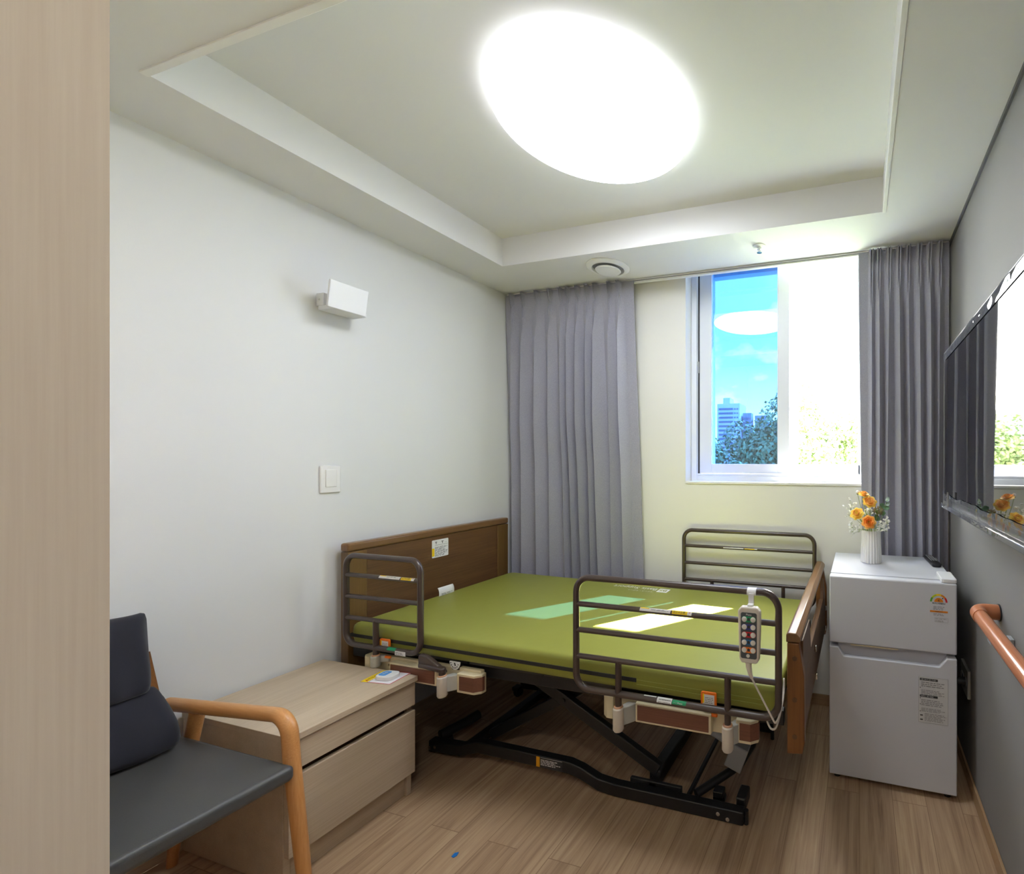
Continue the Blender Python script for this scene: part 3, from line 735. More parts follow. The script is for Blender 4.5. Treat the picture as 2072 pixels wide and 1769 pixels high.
MB().box(-.742, MX1-.05, MY0-.0022, MY0+.003, z_+.001, z_+.0022).box(-.742, MX1-.05, MY0-.0022, MY0+.003, z_-.0145, z_-.0135).obj('seam', M['olive_seam'], t)
MB().box(-1.93, -1.90, MY0-.008, MY0-.0005, z_-.004, z_+.004).obj('zip_pull', M['zip'], t, bevel=.002)
lg = text('logo_print', 'Basis Support', .050, M['whitepaper'], t, (-1.062, 2.236, MZ1), (-1, 0, 0), (0, -1, 0), lift=.0006, width=.262)
text('logo_print', 'ベイシス サポート', .020, M['whitepaper'], t, (-1.082, 2.212+.006, MZ1), (-1, 0, 0), (0, -1, 0), lift=.0006, width=.15) if False else None
text('logo_print', 'ベイシス・サポート', .018, M['whitepaper'], t, (-1.065, 2.182, MZ1), (-1, 0, 0), (0, -1, 0), lift=.0006, width=.15)
lq = MB().box(-1.052, -.992, 2.182, 2.240, MZ1+.0004, MZ1+.0008).obj('logo_print', M['whitepaper'], t)
text('logo_mark', 'BS', .040, M['olive'], lq, (-1.000, 2.225, MZ1+.0008), (-1, 0, 0), (0, -1, 0), lift=.0003, width=.044, bold=.001)
# care tag looping up at the head end
def tagf(u, v):
    a = -1.05+2.25*v; return (MX0+.012+.030*math.cos(a)*.55, 1.777+.088*u-.004*math.sin(3*u), MZ1+.010+.038*math.sin(a)*.8+.004)
MB().grid(tagf, 8, 14).obj('care_tag', M['whitepaper'], t, solid=.0008)
rows(MB(), (MX0+.0305, 1.790, MZ1+.004), (0, 1, 0), (-.25, 0, 1), .066, .026, 5, 4, .45, .0006, .012).obj('tag_print', M['inkgrey'], t)

t.rotation_euler = (0, .0097, 0); t.location.z += .0092      # the head end lies a touch higher

# ------------------------------------------------------------------ bed rails
def arc_patch(x0, x1, y, z, r, a0, a1, n=8):
    def P(u, v):
        a = R(a0+(a1-a0)*v); return (x0+(x1-x0)*u, y-r*math.cos(a), z+r*math.sin(a))
    return MB().grid(P, 1, n)
def rail(label, x0, x1, y, zt, bars, zb, posts, pz, group, extra=None):
    t = thing('bed_rail', label, 'bed rail', ((x0+x1)/2, y, pz), group)
    loop = fillet([(x0, y, zt), (x1, y, zt), (x1, y, zb), (x0, y, zb)], .052, 10, True)
    MB().tube(loop, .0112, 16, closed=True).obj('hoop', M['railbrown'], t)
    for b in bars: MB().cyl((x0+.004, y, b), (x1-.004, y, b), .0092, n=14).obj('bar', M['railbrown'], t)
    for p in posts: MB().cyl((p, y, bars[-1]), (p, y, pz), .0108, n=16).obj('post', M['railbrown'], t)
    return t
grp = 'brown tubular side rails of the bed'
yr = 1.345
r1 = rail('long brown tubular side rail along the near side of the bed, holding the handset', -.952, -.238, yr, .922, (.829, .739, .648), .536, (-.787, -.400), .478, grp)
def strip(t, x0, x1, y, z, s=1):
    r = .0098
    st = arc_patch(x0, x0+(x1-x0)*.60, y, z, r, 5, 80).obj('warning_sticker', M['whitepaper'], t, flat=True)
    arc_patch(x0+.002, x0+(x1-x0)*.18, y, z, r+.0003, 55, 80).obj('sticker_band', M['yellow'], st, flat=True)
    rows(MB(), (x0+(x1-x0)*.22, y-r*.83, z+r*.60), (1, 0, 0), (0, .55, .83), (x1-x0)*.34, .004, 2, 6, .5, .0007, .01).obj('sticker_print', M['inkgrey'], st)
    st2 = arc_patch(x0+(x1-x0)*.63, x0+(x1-x0)*.92, y, z, r, 5, 80).obj('warning_sticker', M['yellow'], t, flat=True)
    text('sticker_print', 'はさみ注意', .0085, M['ink'], st2, (x0+(x1-x0)*.65, y-r*.80-.0002, z+r*.45), (1, 0, 0), (0, .55, .83), lift=.0008, width=(x1-x0)*.22)
    st3 = arc_patch(x0+(x1-x0)*.92, x1, y, z, r, 5, 80).obj('warning_sticker', M['whitepaper'], t, flat=True)
    MB().quad((x0+(x1-x0)*.945, y-r*.80, z+r*.52), (.005, 0, 0), (0, .0025, .004)).obj('sticker_mark', M['red'], st3, flat=True)
strip(r1, -.703, -.519, yr, .829)
s1 = arc_patch(-.640, -.588, yr, .536, .0118, 0, 95).obj('serial_label', M['whitepaper'], r1, flat=True)
bc = MB()
for i in range(22): bc.quad((-.633+i*.0019, yr-.0118*.80, .536+.0118*.58), (.0009+.0006*(i % 3 == 0), 0, 0), (0, .0022, .0040))
bc.obj('barcode', M['ink'], s1, flat=True)
text('serial_print', 'S/N: L24070122', .006, M['ink'], s1, (-.634, yr-.0121, .5365), (1, 0, 0), (0, .15, 1), lift=.0004, width=.042)
s2 = arc_patch(-.586, -.538, yr, .536, .0116, 10, 80).obj('brand_label', M['green'], r1, flat=True)
text('label_print', '• • Platz', .006, M['whitepaper'], s2, (-.580, yr-.0106, .5405), (1, 0, 0), (0, .45, .9), lift=.0006, width=.03)
s3 = arc_patch(-.69, -.645, yr, .536, .0116, 70, 92).obj('stripe_label', M['whitepaper'], r1, flat=True)

r2 = rail('brown tubular side rail on the far side of the bed against the back wall', -.984, -.232, 2.414, .922, (.831, .733, .637), .536, (-.812, -.401), .478, grp)
# sticker seen from the near side of that rail
strip(r2, -.742, -.545, 2.414, .829)

ya = 1.3665
r3 = rail('short brown swing-arm grab rail at the head end beside the cabinet', -2.092, -1.684, ya, .928, (.846, .756, .666), .554, (-1.923,), .500, grp)
strip(r3, -1.895, -1.708, ya, .846)
swing = MB().prism([(-1.680, 1.350), (-1.650, 1.350), (-1.553, 1.338), (-1.541, 1.346), (-1.545, 1.360), (-1.560, 1.366), (-1.680, 1.382)], 'z', .508, .524)
swing.prism([(-1.683, .508), (-1.553, .497), (-1.553, .508), (-1.640, .556), (-1.676, .560), (-1.683, .55)], 'y', 1.354, 1.372)
swing.obj('swing_arm', M['railbrown'], r3, bevel=.004)
MB().cyl((-1.557, 1.352, .470), (-1.557, 1.352, .510), .0120, n=20).obj('pivot_pin', M['railbrown'], r3)
g3 = arc_patch(-1.850, -1.806, ya, .554, .0116, 15, 85).obj('brand_label', M['green'], r3, flat=True)
s4 = MB().box(-1.803, -1.748, ya-.0125, ya-.0119, .543, .560).obj('serial_label', M['whitepaper'], r3)
rows(MB(), (-1.799, ya-.0126, .546), (1, 0, 0), (0, 0, 1), .046, .012, 3, 2, .5, .0003, .007).obj('serial_print', M['inkgrey'], s4)

# ------------------------------------------------------------------ bed handset
yh = 1.318
t = thing('bed_handset', 'white bed control handset with coloured button rows hooked over the near rail', 'remote control', (-.322, yh, .71))
body = [(-.346, .884), (-.298, .884), (-.287, .872), (-.288, .80), (-.291, .726), (-.299, .714), (-.345, .714), (-.352, .726), (-.355, .80), (-.357, .872)]
bo = MB().prism(body, 'y', yh-.012, yh+.010).obj('body', M['ivory'], t, bevel=.004, seg=3)
kp = MB().prism(rrect(-.347, -.297, .729, .868, .006), 'y', yh-.0128, yh-.0118).obj('keypad', M['keypad'], t)
for i, cm in enumerate(('green', 'indigo', 'red', 'keyblue', 'orange')):
    z = .848-i*.0232
    kb = MB().prism(rrect(-.344, -.300, z-.0085, z+.0085, .008), 'y', yh-.0133, yh-.0127).obj('key_band', M[cm], t)
    MB().prism([(-.326, z-.004), (-.318, z-.004), (-.318, z+.003), (-.322, z+.006), (-.326, z+.003)], 'y', yh-.0136, yh-.0132).obj('key_symbol', M['ink'], kb)
    for xx in (-.3355, -.3085):
        MB().lathe([(.0078, 0), (.0078, -.0022), (.006, -.0032), (.001, -.0034)], (xx, yh-.0130, z), 20, axis='y').obj('button', M['button'], t)
MB().lathe([(.0055, 0), (.0055, -.0018), (.001, -.0024)], (-.324, yh-.0128, .738), 18, axis='y').obj('button', M['button'], t)
text('brand_print', 'Platz', .008, M['whitepaper'], kp, (-.331, yh-.0128, .8595), (1, 0, 0), (0, 0, 1), lift=.0003, width=.017)
hk = []
for a in range(-70, 200, 15): hk.append((1.345+.0145*math.cos(R(a+20)), .919+.0145*math.sin(R(a+20))))
inn = [(1.345+.0118*math.cos(R(a+20)), .919+.0118*math.sin(R(a+20))) for a in range(195, -75, -15)]
hook = MB().prism(hk+inn, 'x', -.335, -.306)
hook.box(-.329, -.312, 1.3285, 1.333, .872, .919)
hook.obj('hook', M['white'], t, bevel=.0006)
MB().box(-.329, -.312, yh-.004, 1.333, .876, .890).obj('hook_neck', M['white'], t, bevel=.002)
MB().tube([(-.326, yh, .716), (-.325, yh, .700), (-.321, yh, .680), (-.315, yh, .664)], [.0105, .0092, .007, .0045], 14).obj('strain_relief', M['ivory'], t)
MB().tube(spline([(-.315, yh, .664), (-.297, yh, .632), (-.272, yh-.002, .590), (-.252, yh-.002, .555), (-.243, yh+.002, .540), (-.236, yh+.02, .548), (-.231, 1.375, .572), (-.230, 1.40, .60), (-.232, 1.41, .63), (-.236, 1.43, .60), (-.236, 1.40, .555), (-.238, 1.36, .535), (-.246, 1.34, .512), (-.262, 1.345, .505), (-.277, 1.36, .52), (-.285, 1.42, .50)], 8), .0030, 8).obj('cord', M['ivory'], t)

# ------------------------------------------------------------------ refrigerator
FX, FXE, FYF, FYB, FZB, FZT = -.120, .3645, 1.8875, 2.362, .026, .849
t = thing('refrigerator', 'small white two-door refrigerator between the bed foot and grey wall', 'refrigerator', (.122, 2.12, 0))
MB().box(FX+.004, FXE-.004, 1.943, FYB, .024, .843).obj('body', M['fridge'], t, bevel=.004)
MB().box(FX+.002, FXE-.002, 1.945, FYB+.001, .843, .849).obj('top_panel', M['fridge'], t, bevel=.002)
ud = MB().box(FX, FXE, FYF, 1.938, .572, .848).obj('door', M['fridge'], t, bevel=.006, seg=3)
ld = MB().prism([(FX, FZB), (FXE, FZB), (FXE, .556), (.329, .556), (.302, .520), (-.061, .520), (-.083, .556), (FX, .556)], 'y', FYF, 1.938).obj('door', M['fridge'], t, bevel=.004, seg=3)
MB().box(-.085, .331, 1.912, 1.937, .515, .571).obj('handle_recess', M['fridge_in'], ld)
MB().box(-.035, .150, 1.890, 1.91, .5675, .5718).obj('seal_strip', M['beige'], ud)
MB().prism(rrect(.309, .3655, 1.892, 2.02, .010), 'z', .849, .865).obj('hinge_cover', M['white'], t, bevel=.003, seg=3)
for xx, yy in ((.335, 1.925), (-.09, 1.925), (.335, 2.33), (-.09, 2.33)):
    MB().cyl((xx, yy, .0005), (xx, yy, .0255), .013, n=16).obj('foot', M['blackplastic'], t)
# energy label
y = FYF-.0006; el = MB().box(.262, .336, y, FYF+.0001, .690, .812).obj('energy_label', M['fridge'], ud)
ec, ez = .2985, .7745
def sector(a0, a1, r0, r1, mm, nm, lift=.0006, par=None):
    n = 8; pts = [(ec+r1*math.cos(R(a0+(a1-a0)*k/n)), ez+r1*math.sin(R(a0+(a1-a0)*k/n))) for k in range(n+1)]
    if r0 > 0: pts += [(ec+r0*math.cos(R(a1+(a0-a1)*k/n)), ez+r0*math.sin(R(a1+(a0-a1)*k/n))) for k in range(n+1)]
    else: pts += [(ec, ez)]
    return MB().prism(pts, 'y', y-lift, y).obj(nm, mm, par or el)
for i, mm in enumerate(('egreen', 'lime', 'yellow', 'eorange', 'red')): sector(180-i*36, 180-(i+1)*36, .0245, .0315, M[mm], 'dial_segment')
hs = sector(180, 0, 0, .0165, M['eorange'], 'dial_centre')
text('grade_number', '4', .014, M['ink'], hs, (ec-.004, y-.0006, ez+.0015), (1, 0, 0), (0, 0, 1), lift=.0004)
MB().prism([(ec+.010, ez+.016), (ec+.0155, ez+.0115), (ec+.0165, ez+.0178)], 'y', y-.0006, y).obj('dial_pointer', M['ink'], el)
text('label_title', '에너지소비효율등급', .0072, M['ink'], el, (.275, y, .7665), (1, 0, 0), (0, 0, 1), lift=.0006, width=.047, bold=.0002)
rows(MB(), (.279, y, .744), (1, 0, 0), (0, 0, 1), .046, .016, 3, 11, .4, .0006, .008).obj('small_print', M['inkgrey'], el)
ob_ = MB().box(.267, .331, y-.0006, y, .7335, .7405).obj('orange_bar', M['eorange'], el)
text('bar_print', '30,000 원/년', .0055, M['ink'], ob_, (.285, y-.0006, .7352), (1, 0, 0), (0, 0, 1), lift=.0004, width=.026)
rows(MB(), (.279, y, .722), (1, 0, 0), (0, 0, 1), .040, .010, 2, 12, .4, .0006, .008).obj('small_print', M['inkgrey'], el)
bx = MB(); bx.box(.284, .332, y-.0004, y, .7125, .7130).box(.284, .332, y-.0004, y, .696, .6965).box(.3315, .332, y-.0004, y, .696, .713).box(.284, .2845, y-.0004, y, .696, .713)
bx.obj('label_box', M['inkgrey'], el)
text('label_print', '한국 스마트 서비스', .0055, M['ink'], el, (.287, y, .7065), (1, 0, 0), (0, 0, 1), lift=.0006, width=.040)
rows(MB(), (.287, y, .698), (1, 0, 0), (0, 0, 1), .040, .007, 2, 15, .4, .0006, .007).obj('small_print', M['inkgrey'], el)
# notice on the lower door
nl = MB(); X0, X1, Z0, Z1 = .225, .332, .296, .476
nl.box(X0, X1, y, FYF+.0001, Z0, Z1); nl_o = nl.obj('notice_label', M['whitepaper'] if False else mat('label_grey', (.62, .62, .62, 1), .5), ld)
e_ = .0006
MB().box(X0, X1, y-e_/2, y, Z1-.0006, Z1).box(X0, X1, y-e_/2, y, Z0, Z0+.0006).box(X0, X0+.0006, y-e_/2, y, Z0, Z1).box(X1-.0006, X1, y-e_/2, y, Z0, Z1).obj('border', M['inkgrey'], nl_o)
W_ = X1-X0
for zc, s in ((.466, '사용 전에 꼭 읽어 주세요!'), (.400, '안심하고 사용 하세요!')):
    h_ = MB().box(X0+.005, X0+.070, y-.0006, y, zc-.0042, zc+.0042).obj('heading', M['ink'], nl_o)
    text('heading_print', s, .0062, M['whitepaper'], h_, (X0+.008, y-.0006, zc-.0022), (1, 0, 0), (0, 0, 1), lift=.0004, width=.056 if zc > .43 else .046)
rows(MB(), (X0+.010, y, .438), (1, 0, 0), (0, 0, 1), .088, .022, 3, 21, .38, .0006, .008).obj('small_print', M['inkgrey'], nl_o)
rows(MB(), (X0+.010, y, .406), (1, 0, 0), (0, 0, 1), .092, .022, 4, 22, .38, .0006, .008).obj('small_print', M['inkgrey'], nl_o)
rows(MB(), (X0+.010, y, .364), (1, 0, 0), (0, 0, 1), .092, .026, 4, 23, .38, .0006, .008).obj('small_print', M['inkgrey'], nl_o)
rows(MB(), (X0+.010, y, .340), (1, 0, 0), (0, 0, 1), .090, .016, 3, 24, .38, .0006, .008).obj('small_print', M['inkgrey'], nl_o)
rows(MB(), (X0+.022, y, .304), (1, 0, 0), (0, 0, 1), .080, .032, 6, 25, .38, .0006, .008).obj('small_print', M['inkgrey'], nl_o)
bl = MB()
for z in (.431, .390, .366, .338): bl.box(X0+.005, X0+.008, y-.0006, y, z, z+.003)
for z in (.322, .305): bl.box(X0+.006, X0+.016, y-.0006, y, z, z+.004)
bl.obj('bullet_marks', M['ink'], nl_o)

# ------------------------------------------------------------------ vase and flowers on the fridge
VXc, VYc, VZ = .053, 2.185, .8495
def flute(q, z): return 1+.065*abs(math.sin(q*11))-.03
t = thing('vase', 'white fluted ceramic vase on top of the refrigerator', 'vase', (VXc, VYc, VZ))
MB().lathe([(.040, 0), (.045, .001), (.0465, .006), (.0455, .05), (.043, .11), (.0420, .150), (.0395, .150), (.0385, .14), (.040, .05), (.038, .010), (.001, .009)], (VXc, VYc, VZ), 132, flute).obj('vessel', M['vase'], t, ang=50)
MOUTH = Vector((VXc, VYc, VZ+.147))
def petal_mb(mb, c, ax, Rr, ang, tilt, wid, ln, seed):
    """one cupped petal: grid patch turned round the flower axis"""
    z = ax.normalized(); x = z.orthogonal().normalized(); y = z.cross(x)
    def P(u, v):
        a = ang+(u-.5)*wid; e = math.sin(min(1, v*1.02)*PI/2)
        r = Rr*(.25+.75*e)*(1+.10*(v**3)*math.sin(ang*7+u*9)); h = ln*(v**1.3)*math.cos(tilt)-Rr*.35*(1-math.cos(tilt))*v
        edge = 1-.22*(2*u-1)**2*v
        r = r*(math.sin(tilt)*v+(1-v)*.4+.35)
        return tuple(c+x*(r*math.cos(a))+y*(r*math.sin(a))+z*(h*edge))
    mb.grid(P, 6, 6)
def flower(name, label, c, ax, Rr, mats, seed, root):
    c = Vector(c); ax = Vector(ax).normalized()
    t = thing(name, label, 'flower', tuple(c), 'ranunculus flowers in the vase')
    rg = random.Random(seed)
    for j, (k, rs, tilt, ln) in enumerate(((6, 1.0, 1.15, .5), (6, .86, .85, .62), (6, .68, .55, .66), (5, .48, .32, .66), (4, .28, .15, .62))):
        mb = MB()
        for i in range(k): petal_mb(mb, c-ax*Rr*.28, ax, Rr*rs, 2*PI*(i+.5*(j % 2))/k+rg.uniform(-.15, .15), tilt, 2*PI/k*1.45, Rr*ln*1.3, seed)
        mb.obj('petal_ring', mats[j], t, solid=.0006, ang=80)
    MB().ell(c+ax*Rr*.10, Rr*.13, Rr*.13, Rr*.13).obj('centre', M['lime'], t)
    s = c-ax*Rr*.30; rt_ = Vector(root)
    MB().tube(spline([s, s-ax*.02, (s+rt_)/2-ax*.008, rt_, rt_-Vector((0, 0, .08))], 5), .0018, 8).obj('stem', M['stem'], t)
    return t
O, Y_, A_ = M['pet_or'], M['pet_ye'], M['pet_ap']
mr = lambda dx, dy: MOUTH+Vector((dx, dy, 0))
flower('ranunculus', 'topmost yellow-orange ranunculus seen from its side, above the other blooms', (.022, 2.178, 1.170), (.25, -.25, .9), .0225, [Y_, A_, A_, O, O], 1, mr(-.006, .004))
flower('ranunculus', 'apricot ranunculus just below the topmost bloom', (.047, 2.160, 1.138), (.15, -.75, .6), .0250, [Y_, A_, A_, A_, A_], 2, mr(.002, .0))
flower('ranunculus', 'bright yellow ranunculus on the left side of the bouquet', (-.012, 2.158, 1.080), (-.25, -.75, .55), .0250, [Y_, Y_, A_, Y_, Y_], 3, mr(-.016, -.006))
flower('ranunculus', 'deep orange ranunculus lowest in front, just over the vase rim', (.042, 2.130, 1.044), (.0, -.95, .25), .0250, [A_, O, O, O, O], 4, mr(.004, -.016))
tb = thing('flower_bud', 'small pale closed bud on a thin stem beside the topmost bloom', 'flower', (-.008, 2.188, 1.176))
MB().ell((-.008, 2.188, 1.176), .008, .008, .009).obj('bud', M['gyp'], tb)
MB().ell((-.008, 2.188, 1.170), .006, .006, .005).obj('calyx', M['stem'], tb)
MB().tube(spline([(-.008, 2.188, 1.168), (.006, 2.187, 1.11), (.028, 2.186, 1.05), tuple(mr(-.012, .01)), tuple(mr(-.012, .01)-Vector((0, 0, .07)))], 5), .0013, 8).obj('stem', M['stem'], tb)
tb = thing('berry_sprig', 'brownish green cluster of tiny buds right of the blooms', 'flower', (.084, 2.188, 1.09))
rg = random.Random(8); mb = MB()
cc = Vector((.084, 2.186, 1.092)); stm = MB()
for i in range(90):
    d = Vector((rg.gauss(0, 1), rg.gauss(0, 1), rg.gauss(0, .9))).normalized()*rg.uniform(.014, .027)
    mb.ell(cc+d, .0026, .0026, .0026, 6, 4); stm.tube([cc-Vector((0, 0, .012)), cc+d], .0006, 4)
mb.obj('bud_cluster', M['bud'], tb); stm.tube(spline([cc, cc-Vector((.008, 0, .04)), mr(.016, .006), mr(.014, .006)-Vector((0, 0, .08))], 5), .0016, 8).obj('stem', M['stem'], tb)
tb = thing('eucalyptus_sprig', 'eucalyptus sprig with round green leaves at the right of the bouquet', 'plant', (.12, 2.2, 1.12))
sp = spline([mr(.020, .012)-Vector((0, 0, .08)), mr(.020, .012), (.098, 2.198, 1.05), (.114, 2.20, 1.10), (.126, 2.20, 1.142)], 6)
MB().tube(sp, .0014, 8).obj('stem', M['stem'], tb)
def leafp(c, dr, nr, l, wd, m, par):
    dr = Vector(dr).normalized(); nr = Vector(nr).normalized(); sd = dr.cross(nr).normalized(); nr = sd.cross(dr); c = Vector(c)
    def P(u, v):
        a = (u-.5)*2; ww = wd*math.sin(PI*min(max(v, .02), .98))**.6
        return tuple(c+dr*l*v+sd*ww*a+nr*(.006*a*a-.006*math.sin(PI*v)))
    return MB().grid(P, 6, 8).obj('leaf', m, par, solid=.0006, ang=80)
leafp((.122, 2.20, 1.135), (.4, -.2, .6), (-.3, -.8, .7), .024, .012, M['euc2'], tb)
leafp((.112, 2.20, 1.105), (-.55, -.3, .45), (.2, -1, .2), .030, .014, M['euc'], tb)
leafp((.113, 2.20, 1.108), (.55, -.3, -.2), (.2, -1, .3), .026, .012, M['euc'], tb)
leafp((.118, 2.20, 1.120), (.7, -.2, .2), (.0, -1, .5), .022, .010, M['euc2'], tb)
leafp((.100, 2.20, 1.075), (.6, -.4, .2), (.3, -.8, .5), .024, .012, M['euc'], tb)
leafp((.088, 2.195, 1.045), (-.5, -.5, .7), (.4, -.9, .2), .040, .014, M['euc'], tb)
leafp((.082, 2.190, 1.010), (.5, -.7, .1), (.1, -.6, .9), .036, .014, M['euc'], tb)
blos_me = None
def gyp(label, tips, seed, root):
    global blos_me
    rg = random.Random(seed); t = thing('gypsophila_sprig', label, 'flower', tuple(tips[0]), "baby's breath sprigs in the vase"); mb = MB()
    for tip in tips:
        tip = Vector(tip); mb.tube(spline([root-Vector((0, 0, .06)), root, (root*.5+tip*.5)+Vector((0, -.006, .006)), tip], 5), .0008, 5)
        for k in range(9):
            p = tip+Vector((rg.gauss(0, .011), rg.gauss(0, .010), rg.gauss(.002, .011)))
            mb.tube([tip-Vector((0, 0, .012)), p], .0004, 4)
            if blos_me is None:
                b = MB()
                for q in range(5):
                    b.ell((.0018*math.cos(q*1.257), .0018*math.sin(q*1.257), 0), .0022, .0022, .0016, 6, 4)
                b.ell((0, 0, .0008), .0018, .0018, .0018, 6, 4)
                bo2 = b.obj('blossom', M['gyp'], None); blos_me = bo2.data; COL.objects.unlink(bo2); bpy.data.objects.remove(bo2)
            ob2 = bpy.data.objects.new('blossom', blos_me); COL.objects.link(ob2); ob2.parent = t
            ob2.location = p-WOFF[t.name]; ob2.rotation_euler = (rg.uniform(0, 6), rg.uniform(0, 6), 0); s3_ = rg.uniform(1.1, 1.9); ob2.scale = (s3_,)*3
    mb.obj('stem', M['stem'], t)
gyp('white gypsophila sprig reaching up left of the yellow bloom', [(-.034, 2.20, 1.115), (-.040, 2.196, 1.098), (-.048, 2.196, 1.072)], 31, mr(-.020, .010))
gyp('white gypsophila sprig between the topmost and lowest blooms', [(.036, 2.20, 1.078), (.050, 2.20, 1.088), (.030, 2.196, 1.058)], 32, mr(.0, .014))
gyp('white gypsophila sprig drooping over the left vase rim', [(-.030, 2.150, 1.020), (-.022, 2.142, .998), (.000, 2.134, 1.008), (-.032, 2.160, 1.002)], 33, mr(-.022, -.018))
gyp('white gypsophila sprig spreading right over the vase rim', [(.110, 2.18, 1.026), (.126, 2.19, 1.040), (.092, 2.16, 1.016), (.122, 2.185, 1.008)], 34, mr(.024, -.008))

# ------------------------------------------------------------------ TV remote
t = thing('tv_remote', 'black television remote control lying on the refrigerator top', 'remote control', (.328, 2.25, .8495))
Mz = Matrix.Rotation(R(4), 3, 'Z'); ctr = Vector((.328, 2.248, .858))
rb = [Vector((p[0], p[1], 0)) for p in rrect(-.020, .020, -.098, .098, .014)]
mb = MB(); nn_ = len(rb); pts = []
for zz, k in ((-.0085, .86), (-.004, 1), (.004, 1), (.0085, .90)): pts += [ctr+Mz@(Vector((p.x*k, p.y*(1-(1-k)*.25), zz))) for p in rb]
mb.add(pts, [(i*nn_+k, i*nn_+(k+1) % nn_, (i+1)*nn_+(k+1) % nn_, (i+1)*nn_+k) for i in range(3) for k in range(nn_)]+[tuple(range(nn_-1, -1, -1)), tuple(3*nn_+k for k in range(nn_))])
mb.obj('body', M['blackplastic'], t, ang=60)
bm_ = None
for r_i in range(9):
    for c_i in range(3):
        p = ctr+Mz@Vector(((c_i-1)*.0105, .078-r_i*.0135, .0088))
        if bm_ is None:
            q = MB().box(-.0032, .0032, -.0022, .0022, -.0006, .0012); ob3 = q.obj('button', M['greyplastic'], t); bm_ = ob3.data
        else:
            ob3 = bpy.data.objects.new('button', bm_); COL.objects.link(ob3); ob3.parent = t
        ob3.location = p-(WOFF[t.name]) if r_i+c_i else p
        if r_i+c_i == 0:
            for v in bm_.vertices: v.co = v.co+WOFF[t.name]
            ob3.location = p-WOFF[t.name]
        ob3.rotation_euler = (0, 0, R(4))

# ------------------------------------------------------------------ television on the grey wall
TXF = .320; TYA, TYB, TZA, TZB = .78, 1.897, 1.172, 1.748
t = thing('television', 'large flat black television mounted on the grey right wall', 'television', (.40, 1.34, 1.17))
MB().box(TXF+.003, .352, TYA, TYB, TZA, TZB).obj('back_cover', M['tvback'], t, bevel=.003)
MB().box(TXF, TXF+.0032, TYA+.004, TYB-.004, TZA+.004, TZB-.004).obj('screen', M['screen'], t, flat=True)
bz = MB(); bz.box(TXF-.0006, TXF+.005, TYA, TYB, TZB-.005, TZB).box(TXF-.0006, TXF+.005, TYA, TYB, TZA, TZA+.012).box(TXF-.0006, TXF+.005, TYB-.005, TYB, TZA+.012, TZB-.005).box(TXF-.0006, TXF+.005, TYA, TYA+.005, TZA+.012, TZB-.005)
bz.obj('bezel', M['steel'] if False else mat('tv_bezel', (.05, .05, .055, 1), .3), t)
MB().box(.352, XR-.0005, 1.05, 1.55, 1.30, 1.60).obj('wall_mount', M['black'], t)
def filmtop(u, v):
    yy = TYA+.02+(TYB-TYA-.03)*u; k = math.sin(23*u)*.5+math.sin(41*u+1)*.3+math.sin(67*u)*.2
    x = TXF-.0022-.0022*abs(k)*(1-abs(2*v-1))
    z = TZB-.034+.038*v+.003*k*v
    if v > .85: x = TXF-.001+(v-.85)*.05
    return (x, yy, z)
MB().grid(filmtop, 160, 10).obj('protective_film', M['film'], t, ang=80)
def filmbot(u, v):
    yy = TYA+.0+(TYB-TYA+.006)*u; k = math.sin(19*u+2)*.5+math.sin(37*u)*.3+math.sin(71*u)*.2
    x = TXF-.0025-.003*abs(k)*math.sin(PI*v)
    z = TZA-.018+.044*v+.005*k*v
    return (x, yy, z)
MB().grid(filmbot, 160, 10).obj('protective_film', M['film'], t, ang=80)
MB().box(TXF-.012, TXF-.0065, TYA, TYB+.006, TZA-.026, TZA-.010).obj('protective_strip', M['film'], t, bevel=.002)
MB().box(TXF-.014, TXF-.0125, 1.735, 1.765, TZA-.012, TZA+.042).obj('tape_tab', glass('tape', (.8, .76, .68, 1), 1.4, .08), t)

# ------------------------------------------------------------------ handrail on the right wall
t = thing('handrail', 'brown wood-look handrail with a bent end fixed low on the grey wall', 'handrail', (.40, 1.0, .8))
zh, xh, yh2 = .836, .369, 1.617
MB().tube([(xh, .15, zh), (xh, yh2-.062, zh)], .0225, 28).obj('rail', M['railwood'], t)
MB().tube(fillet([(xh, yh2-.064, zh), (xh, yh2, zh), (XR-.003, yh2, zh)], .045, 12), .0245, 28).obj('elbow', M['elbow'], t)
MB().cyl((XR-.0045, yh2, zh), (XR-.0005, yh2, zh), .027, n=28).obj('end_plate', M['blackplastic'], t)
for yy in (1.487, .60):
    bk = MB().prism([(XR-.0005, .745), (XR-.0005, .805), (XR-.012, .805), (XR-.020, .792), (XR-.055, .792), (XR-.060, .806), (XR-.066, .806), (XR-.064, .782), (XR-.018, .780), (XR-.010, .745)], 'y', yy-.018, yy+.018)
    bk.obj('bracket', M['greyplastic'], t, bevel=.002)

